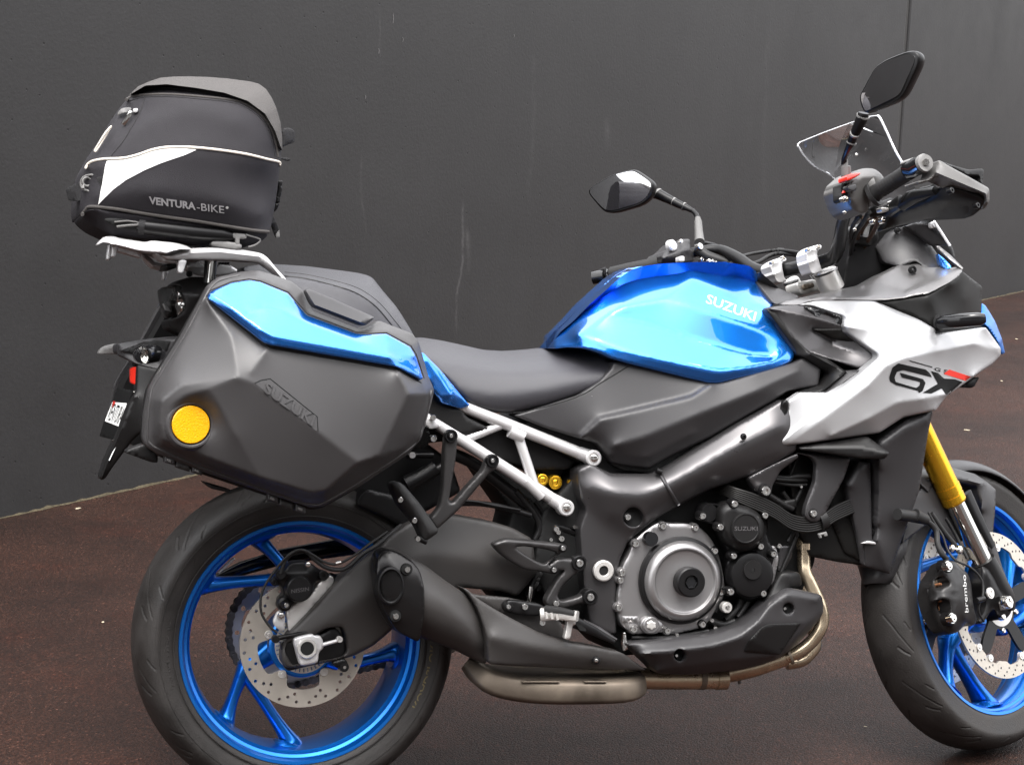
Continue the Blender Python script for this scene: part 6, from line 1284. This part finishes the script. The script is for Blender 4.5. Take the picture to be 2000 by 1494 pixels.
R_('rear_indicator', 'grey', ZL, [(62,632,-.24),(80,600,-.24),(110,582,-.23),(178,568,-.20),(178,634,-.20)], [[(100,600,-.225),(172,590,-.19)]], k=0, rnd=5, edge=3, depth=.03, g=4)
loft('indicator_stalk', 'plast', mc, ZL, [(178,602,-.20),(230,600,-.15),(330,600,-.05)], [(.011,.01),(.012,.01),(.014,.01)], ex=3)
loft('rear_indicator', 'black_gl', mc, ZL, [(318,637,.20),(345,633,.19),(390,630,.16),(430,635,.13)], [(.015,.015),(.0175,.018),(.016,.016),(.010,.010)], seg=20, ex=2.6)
disc('indicator_lens', 'clear', mc, ZL, 322, 637, .225, [(0,.006),(.010,.005),(.015,.001),(.0165,-.006)], seg=24); disc('indicator_reflector', 'chrome', mc, ZL, 332, 640, .212, [(0,-.004),(.007,-.002),(.012,.004)], seg=14, ang=5).scale = (.5, 1, 1)
R_('rear_mudguard', 'plast_d', ZL, [(290,690,.03),(420,720,.05),(520,780,.06),(480,1000,.06),(330,1080,.05),(270,1130,.04),(150,1290,.03),(105,1360,.02),(80,1368,.02),(74,1345,.02),(100,1260,.02),(160,1130,.03),(230,940,.04),(285,850,.04)], [[(285,860,.05),(230,1000,.05),(130,1240,.035),(88,1350,.028)]], k=0, rnd=8, edge=4, depth=.05, g=5)
rr_ = R_('rear_reflector', 'red', ZL, [(250,718,.0),(262,708,.005),(295,706,.02),(297,805,.02),(282,812,.015),(252,800,.0)], [[(276,706,.012),(276,810,.012)]], k=0, rnd=4, edge=2, depth=.012, g=4)
R_('reflector_mount', 'grey', ZL, [(296,706,.022),(312,712,.03),(314,800,.03),(297,806,.022)], k=0, rnd=2, edge=1, depth=.02, g=4); plate('reflector_stem', 'plast_d', mc, ZL, [(262,680),(310,690),(310,706),(268,704)], .01, .01, 3, 1); plate('reflector_stem', 'plast_d', mc, ZL, [(272,806),(290,806),(288,842),(274,840)], .01, .01, 3, 1)
pf = relief('number_plate', 'decal', mc, ZL, [(178,826,-.09),(270,846,.02),(232,935,.025),(208,1010,.025),(180,1080,.02),(165,1135,.015),(72,1110,-.10),(100,1020,-.095),(140,920,-.09)], k=0, rnd=2, edge=.5, depth=.003, g=6)
decal('plate_band', 'white', pf, pf, ZL, [(147,912),(232,918),(212,990),(188,1055),(103,1022)], rnd=1, g=6)
decal('plate_mark', 'red', pf, pf, ZL, [(151,905),(166,908),(160,932),(145,945)], rnd=0, g=6, off=.0026)
text_px('plate_lettering', 'decal', pf, 'VENTURA', ZL, (112,1014), (188,1042), (36,-98), target=pf, bold=.0, off=.003)
loft('plate_frame', 'chrome', mc, ZL, [(288,845,.03),(262,935,.032),(200,1085,.03),(135,1240,.028)], [(.0038,.006),(.0038,.006),(.0036,.006),(.003,.005)], seg=10, ex=3)
loft('plate_frame', 'chrome', mc, ZL, [(300,848,.036),(275,930,.038),(215,1070,.036),(130,1252,.034)], [(.0022,.004)]*4, seg=8)
loft('plate_frame', 'steel', mc, ZL, [(215,1030,.03),(180,1130,.03),(148,1138,.02)], .002, seg=8)
plate('plate_bracket', 'steel', mc, ZL, [(268,850),(308,842),(305,870),(290,875)], .03, .01, 2, 1, g=4)
for x, y, r in ((300,888,.0045),(312,905,.003),(288,900,.003)): bolt(mc, ZL, x, y, .045, r, 'chrome', 'pan')
plate('tail_inner', 'dark', mc, ZL, [(300,840),(420,800),(520,840),(500,1080),(340,1040),(310,940)], .0, .05, 5, 2)

# ------------------------------------------------------------------ soft bag on the rack
b1 = PX(360, 470, 0)
bag = thing('tail_bag', (b1.x, 0, b1.z), 'dark fabric tail bag with white swoosh strapped on the rear rack', 'bag')
BO = [(212,1135,.10),(203,1060,.10),(212,960,.10),(232,820,.10),(300,690,.10),(400,540,.09),(470,420,.08),(530,330,.06),(560,290,.03),(600,250,.0),(680,216,-.04),(760,190,-.06),(860,182,-.06),(960,181,-.06),(1090,185,-.06),(1230,196,-.05),(1380,216,-.03),(1440,232,-.01),(1490,268,.02),(1530,330,.05),(1560,400,.07),(1590,500,.08),(1602,600,.09),(1604,660,.10),(1592,770,.12),(1583,850,.12),(1572,950,.12),(1557,1060,.12),(1540,1150,.12),(1518,1262,.13),(1470,1272,.148),(1200,1228,.156),(800,1165,.156),(440,1112,.15),(270,1100,.135),(240,1122,.12)]
body = R_('bag_body', 'fab', ZB, BO, [
   [(545,312,.10),(650,245,.125),(800,236,.14),(1000,262,.145),(1200,295,.148),(1360,350,.15),(1480,440,.148),(1550,560,.142),(1588,665,.138)],
   [(420,650,.150),(640,480,.160),(1000,400,.172),(1300,480,.174),(1480,640,.162)],
   [(300,790,.15),(620,730,.178),(1000,690,.192),(1350,730,.184),(1540,780,.158)],
   [(300,1000,.156),(700,980,.184),(1200,1050,.184),(1500,1150,.158)],[(225,820,.11),(290,760,.135),(380,752,.15)]],
   k=14, rnd=14, edge=5, depth=.26, parent=bag, g=6, back=-.16)
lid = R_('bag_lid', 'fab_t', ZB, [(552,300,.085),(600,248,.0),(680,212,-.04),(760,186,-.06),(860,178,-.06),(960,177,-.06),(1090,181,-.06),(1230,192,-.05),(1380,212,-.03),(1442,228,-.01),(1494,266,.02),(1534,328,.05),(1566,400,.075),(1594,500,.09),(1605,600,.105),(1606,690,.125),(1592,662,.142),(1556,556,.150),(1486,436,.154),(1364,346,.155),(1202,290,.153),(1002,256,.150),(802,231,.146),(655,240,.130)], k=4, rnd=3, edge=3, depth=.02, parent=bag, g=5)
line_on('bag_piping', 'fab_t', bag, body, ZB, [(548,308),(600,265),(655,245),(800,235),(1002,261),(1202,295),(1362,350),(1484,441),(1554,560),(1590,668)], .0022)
line_on('bag_piping', 'fab_t', bag, body, ZB, [(522,338),(560,318),(650,306),(830,303),(1050,320),(1220,338),(1340,366),(1450,440),(1520,530),(1558,640),(1574,738)], .0030)
line_on('bag_zip', 'web', bag, body, ZB, [(560,300),(640,272),(800,262),(1000,282),(1200,313),(1350,356),(1470,440),(1540,545),(1582,690)], .0036, flat=.6)
line_on('stitching', 'web', bag, body, ZB, [(540,348),(650,322),(830,318),(1050,336),(1210,352),(1330,382),(1436,452),(1503,538),(1540,645),(1555,735)], .0011)
line_on('bag_piping', 'cream', bag, body, ZB, [(240,808),(262,780),(300,762),(380,750),(500,745),(600,722),(700,688),(800,670),(950,668),(1150,686),(1350,716),(1500,752),(1583,772),(1585,795)], .0026, off=.001)
line_on('bag_piping', 'fab_t', bag, body, ZB, [(216,1135),(240,1105),(275,1082),(440,1096),(620,1125),(820,1155),(1000,1180),(1200,1213),(1400,1245),(1508,1256)], .0034, off=.001)
line_on('pocket_seam', 'web', bag, body, ZB, [(650,325),(620,420),(560,530),(490,640),(410,735)], .0010)
decal('bag_swoosh', 'white', bag, body, ZB, [(386,764),(500,756),(610,726),(700,694),(790,676),(900,674),(1010,686),(930,722),(760,780),(640,832),(520,896),(430,962),(370,1022),(325,1070),(340,990),(352,930),(374,800)], rnd=1, g=7)
text_px('bag_lettering', 'thread', bag, 'VENTURA', ZB, (680,1060), (1004,1102), (-2,-50), target=body, bold=.035, off=.0016, th=.001)
text_px('bag_lettering', 'thread', bag, '-BIKE', ZB, (1012,1105), (1202,1128), (-2,-50), target=body, bold=.004, off=.0016, th=.001)
disc('bag_badge_dot', 'grey', bag, ZB, 1222, 1088, .186, [(0,.001),(.0025,.001),(.0025,-.003)], seg=12)
# base, pads and clamps
relief('bag_base', 'fab', bag, ZB, [(212,1130,.10),(245,1108,.135),(300,1095,.148),(620,1138,.156),(1000,1192,.156),(1400,1255,.15),(1505,1262,.13),(1500,1290,.12),(1440,1335,.11),(1340,1352,.11),(1100,1345,.12),(700,1318,.125),(420,1280,.12),(300,1225,.10),(225,1165,.09)], [[(350,1150,.14),(430,1240,.135),(900,1290,.14),(1400,1300,.13)]], k=3, rnd=10, edge=5, depth=.2)
relief('bag_base_opening', 'dark', bag, ZB, [(350,1165),(440,1158),(560,1172),(620,1190),(630,1240),(560,1245),(440,1220)], d=.148, depth=.004, rnd=12, edge=1, k=0)
loft('bag_base_bar', 'edge', bag, ZB, [(455,1220,.153),(520,1212,.153),(616,1206,.153)], .0022); loft('bag_base_bar', 'edge', bag, ZB, [(440,1188,.151),(530,1180,.151),(600,1190,.151)], .0018)
loft('bag_pad', 'black_mt', bag, ZB, [(605,1212,.135),(660,1222,.138),(900,1250,.138),(1180,1275,.138),(1240,1285,.13)], [(.010,.02),(.0135,.02),(.0145,.02),(.0135,.02),(.010,.02)], seg=20, ex=2.4)
loft('bag_pad_band', 'web', bag, ZB, [(612,1214,.136),(655,1221,.138)], [(.0150,.021)]*2, seg=20)
plate('rack_clamp', 'grey', bag, ZB, [(1226,1260),(1355,1270),(1358,1298),(1345,1305),(1308,1300),(1310,1345),(1278,1345),(1280,1300),(1228,1292)], .150, .02, 5, 2, g=4)
plate('rack_clamp', 'grey', bag, ZB, [(1112,1322),(1160,1318),(1230,1322),(1322,1340),(1325,1370),(1280,1380),(1200,1368),(1112,1350)], .150, .04, 6, 3, g=4)
loft('strap_wire', 'grey', bag, ZB, [(1350,1275,.15),(1450,1308,.14),(1420,1345,.14),(1370,1360,.14)], .0016, sm=4)
# ring, straps, buckle, handle
rg = [(265+58*math.cos(t), 918+58*math.sin(t)*1.0, .118+.012*math.cos(t)) for t in np.linspace(-1.1, 2*PI-1.1-.0, 26)]
ring = loft('strap_ring', 'grey', bag, ZB, [(320,862,.13),(262,862,.12),(222,880,.112),(206,920,.108),(222,956,.112),(262,972,.12),(310,982,.13)], .0022, sm=5, seg=8)
loft('strap_ring', 'grey', bag, ZB, [(250+30*math.cos(t),908+30*math.sin(t),.118) for t in np.linspace(0,2*PI,18)], .0022, seg=8)
for a_, b_ in (((275,890),(320,862)),((225,930),(222,956)),((275,925),(300,975))): loft('strap_ring', 'grey', bag, ZB, [(*a_,.12),(*b_,.125)], .0020, seg=8)
relief('strap', 'web', bag, ZB, [(295,878,.128),(352,872,.15),(350,970,.15),(292,968,.128)], k=0, rnd=2, edge=1, depth=.004)
relief('strap', 'web', bag, ZB, [(205,905,.08),(225,950,.09),(205,1035,.09),(190,1042,.08),(120,1038,.0),(100,960,-.02),(150,930,.03)], [[(150,935,.04),(160,1035,.05)]], k=1, rnd=4, edge=1, depth=.004)
relief('carry_handle', 'web', bag, ZB, [(1600,540,.06),(1650,532,.05),(1688,550,.04),(1694,590,.035),(1690,630,.035),(1640,650,.05),(1605,668,.06)], [[(1640,545,.055),(1650,630,.052)]], k=1, rnd=8, edge=2, depth=.005)
relief('carry_handle', 'web', bag, ZB, [(1605,640,.02),(1650,632,.02),(1692,622,.02),(1690,634,.02),(1604,668,.03)], k=0, rnd=2, edge=1, depth=.003)
for pl in ([(1572,900),(1608,898),(1606,930),(1596,940),(1606,950),(1600,990),(1590,1022),(1562,1022),(1566,985),(1578,960),(1572,930)], [(1560,1010),(1592,1008),(1590,1055),(1556,1055)], [(1554,1058),(1586,1058),(1570,1100),(1540,1125),(1548,1090)]):
    plate('strap_buckle', 'black_mt', bag, ZB, pl, .05, .02, 3, 2, g=4)
relief('strap', 'web', bag, ZB, [(1530,1150,.08),(1545,1150,.08),(1586,1245,.07),(1584,1295,.07),(1560,1298,.07),(1535,1235,.07),(1525,1200,.08)], k=0, rnd=3, edge=1, depth=.004)
relief('strap', 'web', bag, ZB, [(1590,742,.10),(1630,738,.09),(1662,748,.09),(1664,760,.09),(1640,764,.09),(1590,748,.10)], k=0, rnd=3, edge=1, depth=.003)
plate('strap_end', 'grey', bag, ZB, [(1558,1275),(1584,1240),(1588,1294),(1562,1300)], .076, .004, 3, 1, g=3)
relief('zip_garage', 'grey', bag, ZB, [(457,452,.098),(470,415,.1),(495,396,.105),(545,390,.118),(560,400,.124),(540,425,.122),(500,430,.114)], k=0, rnd=6, edge=1.5, depth=.005, g=4)
loft('zip_pull', 'chrome', bag, ZB, [(552,418,.136),(545,440,.138),(500,512,.130)], [(.0030,.002),(.0042,.002),(.0040,.002)], seg=10, ex=3); plate('zip_slider', 'tubes', bag, ZB, [(570,400),(602,398),(604,420),(585,432),(570,425)], .132, .01, 3, 1, g=3)
loft('bag_emblem', 'cream', bag, ZB, [(300,692,.12),(335,635,.124),(372,575,.124),(405,535,.12),(418,525,.118),(392,568,.12),(345,645,.123),(312,695,.122),(300,692,.12)], .0016, sm=4, seg=8)

# ------------------------------------------------------------------ small litter on the yard
rnd_ = random.Random(5)
fl = None
LF = ((152,994,.010,'pale leaf fragment at the foot of the wall left of the rear tyre'),(201,1216,.006,'small pale fleck on the wet asphalt just left of the rear tyre'),
      (1985,663,.010,'pale leaf fragment on the asphalt at the right edge, level with the front indicator'),(1888,841,.011,'pale leaf fragment on the asphalt just right of the gold fork tube'),
      (1956,745,.009,'thin pale leaf fragment on the asphalt between the fairing nose and the right edge'),(1690,1420,.004,'tiny pale fleck on the asphalt left of the front tyre contact'))
for k_, (x, y, s_, lb_) in enumerate(LF):
    g_ = ground_hit(x, y)
    if fl is None:
        V = [(math.cos(t)*(1+.25*math.sin(3*t)), .55*math.sin(t), .05) for t in np.linspace(0, 2*PI, 12, endpoint=False)]
        V2_ = [(v[0]*.8, v[1]*.8, .30) for v in V]; Vb = [(v[0], v[1], -.05) for v in V]
        F = [tuple(range(24, 36))[::-1]]+[(24+i, 24+(i+1) % 12, (i+1) % 12, i) for i in range(12)]+[(i, (i+1) % 12, 12+(i+1) % 12, 12+i) for i in range(12)]+[tuple(range(12, 24))]
        fl = mkmesh('leaf_fragment', V+V2_+Vb, F); fl.materials.append(mat('dry_leaf', (.42,.36,.26), .7))
    o = bpy.data.objects.new('leaf_fragment', fl); C.objects.link(o); o.location = (g_[0], g_[1], .002); o.scale = (s_, s_, s_*.5); o.rotation_euler = (0, 0, rnd_.random()*6)
    tag(o, lb_, 'leaf', 'leaf fragments scattered on the asphalt')
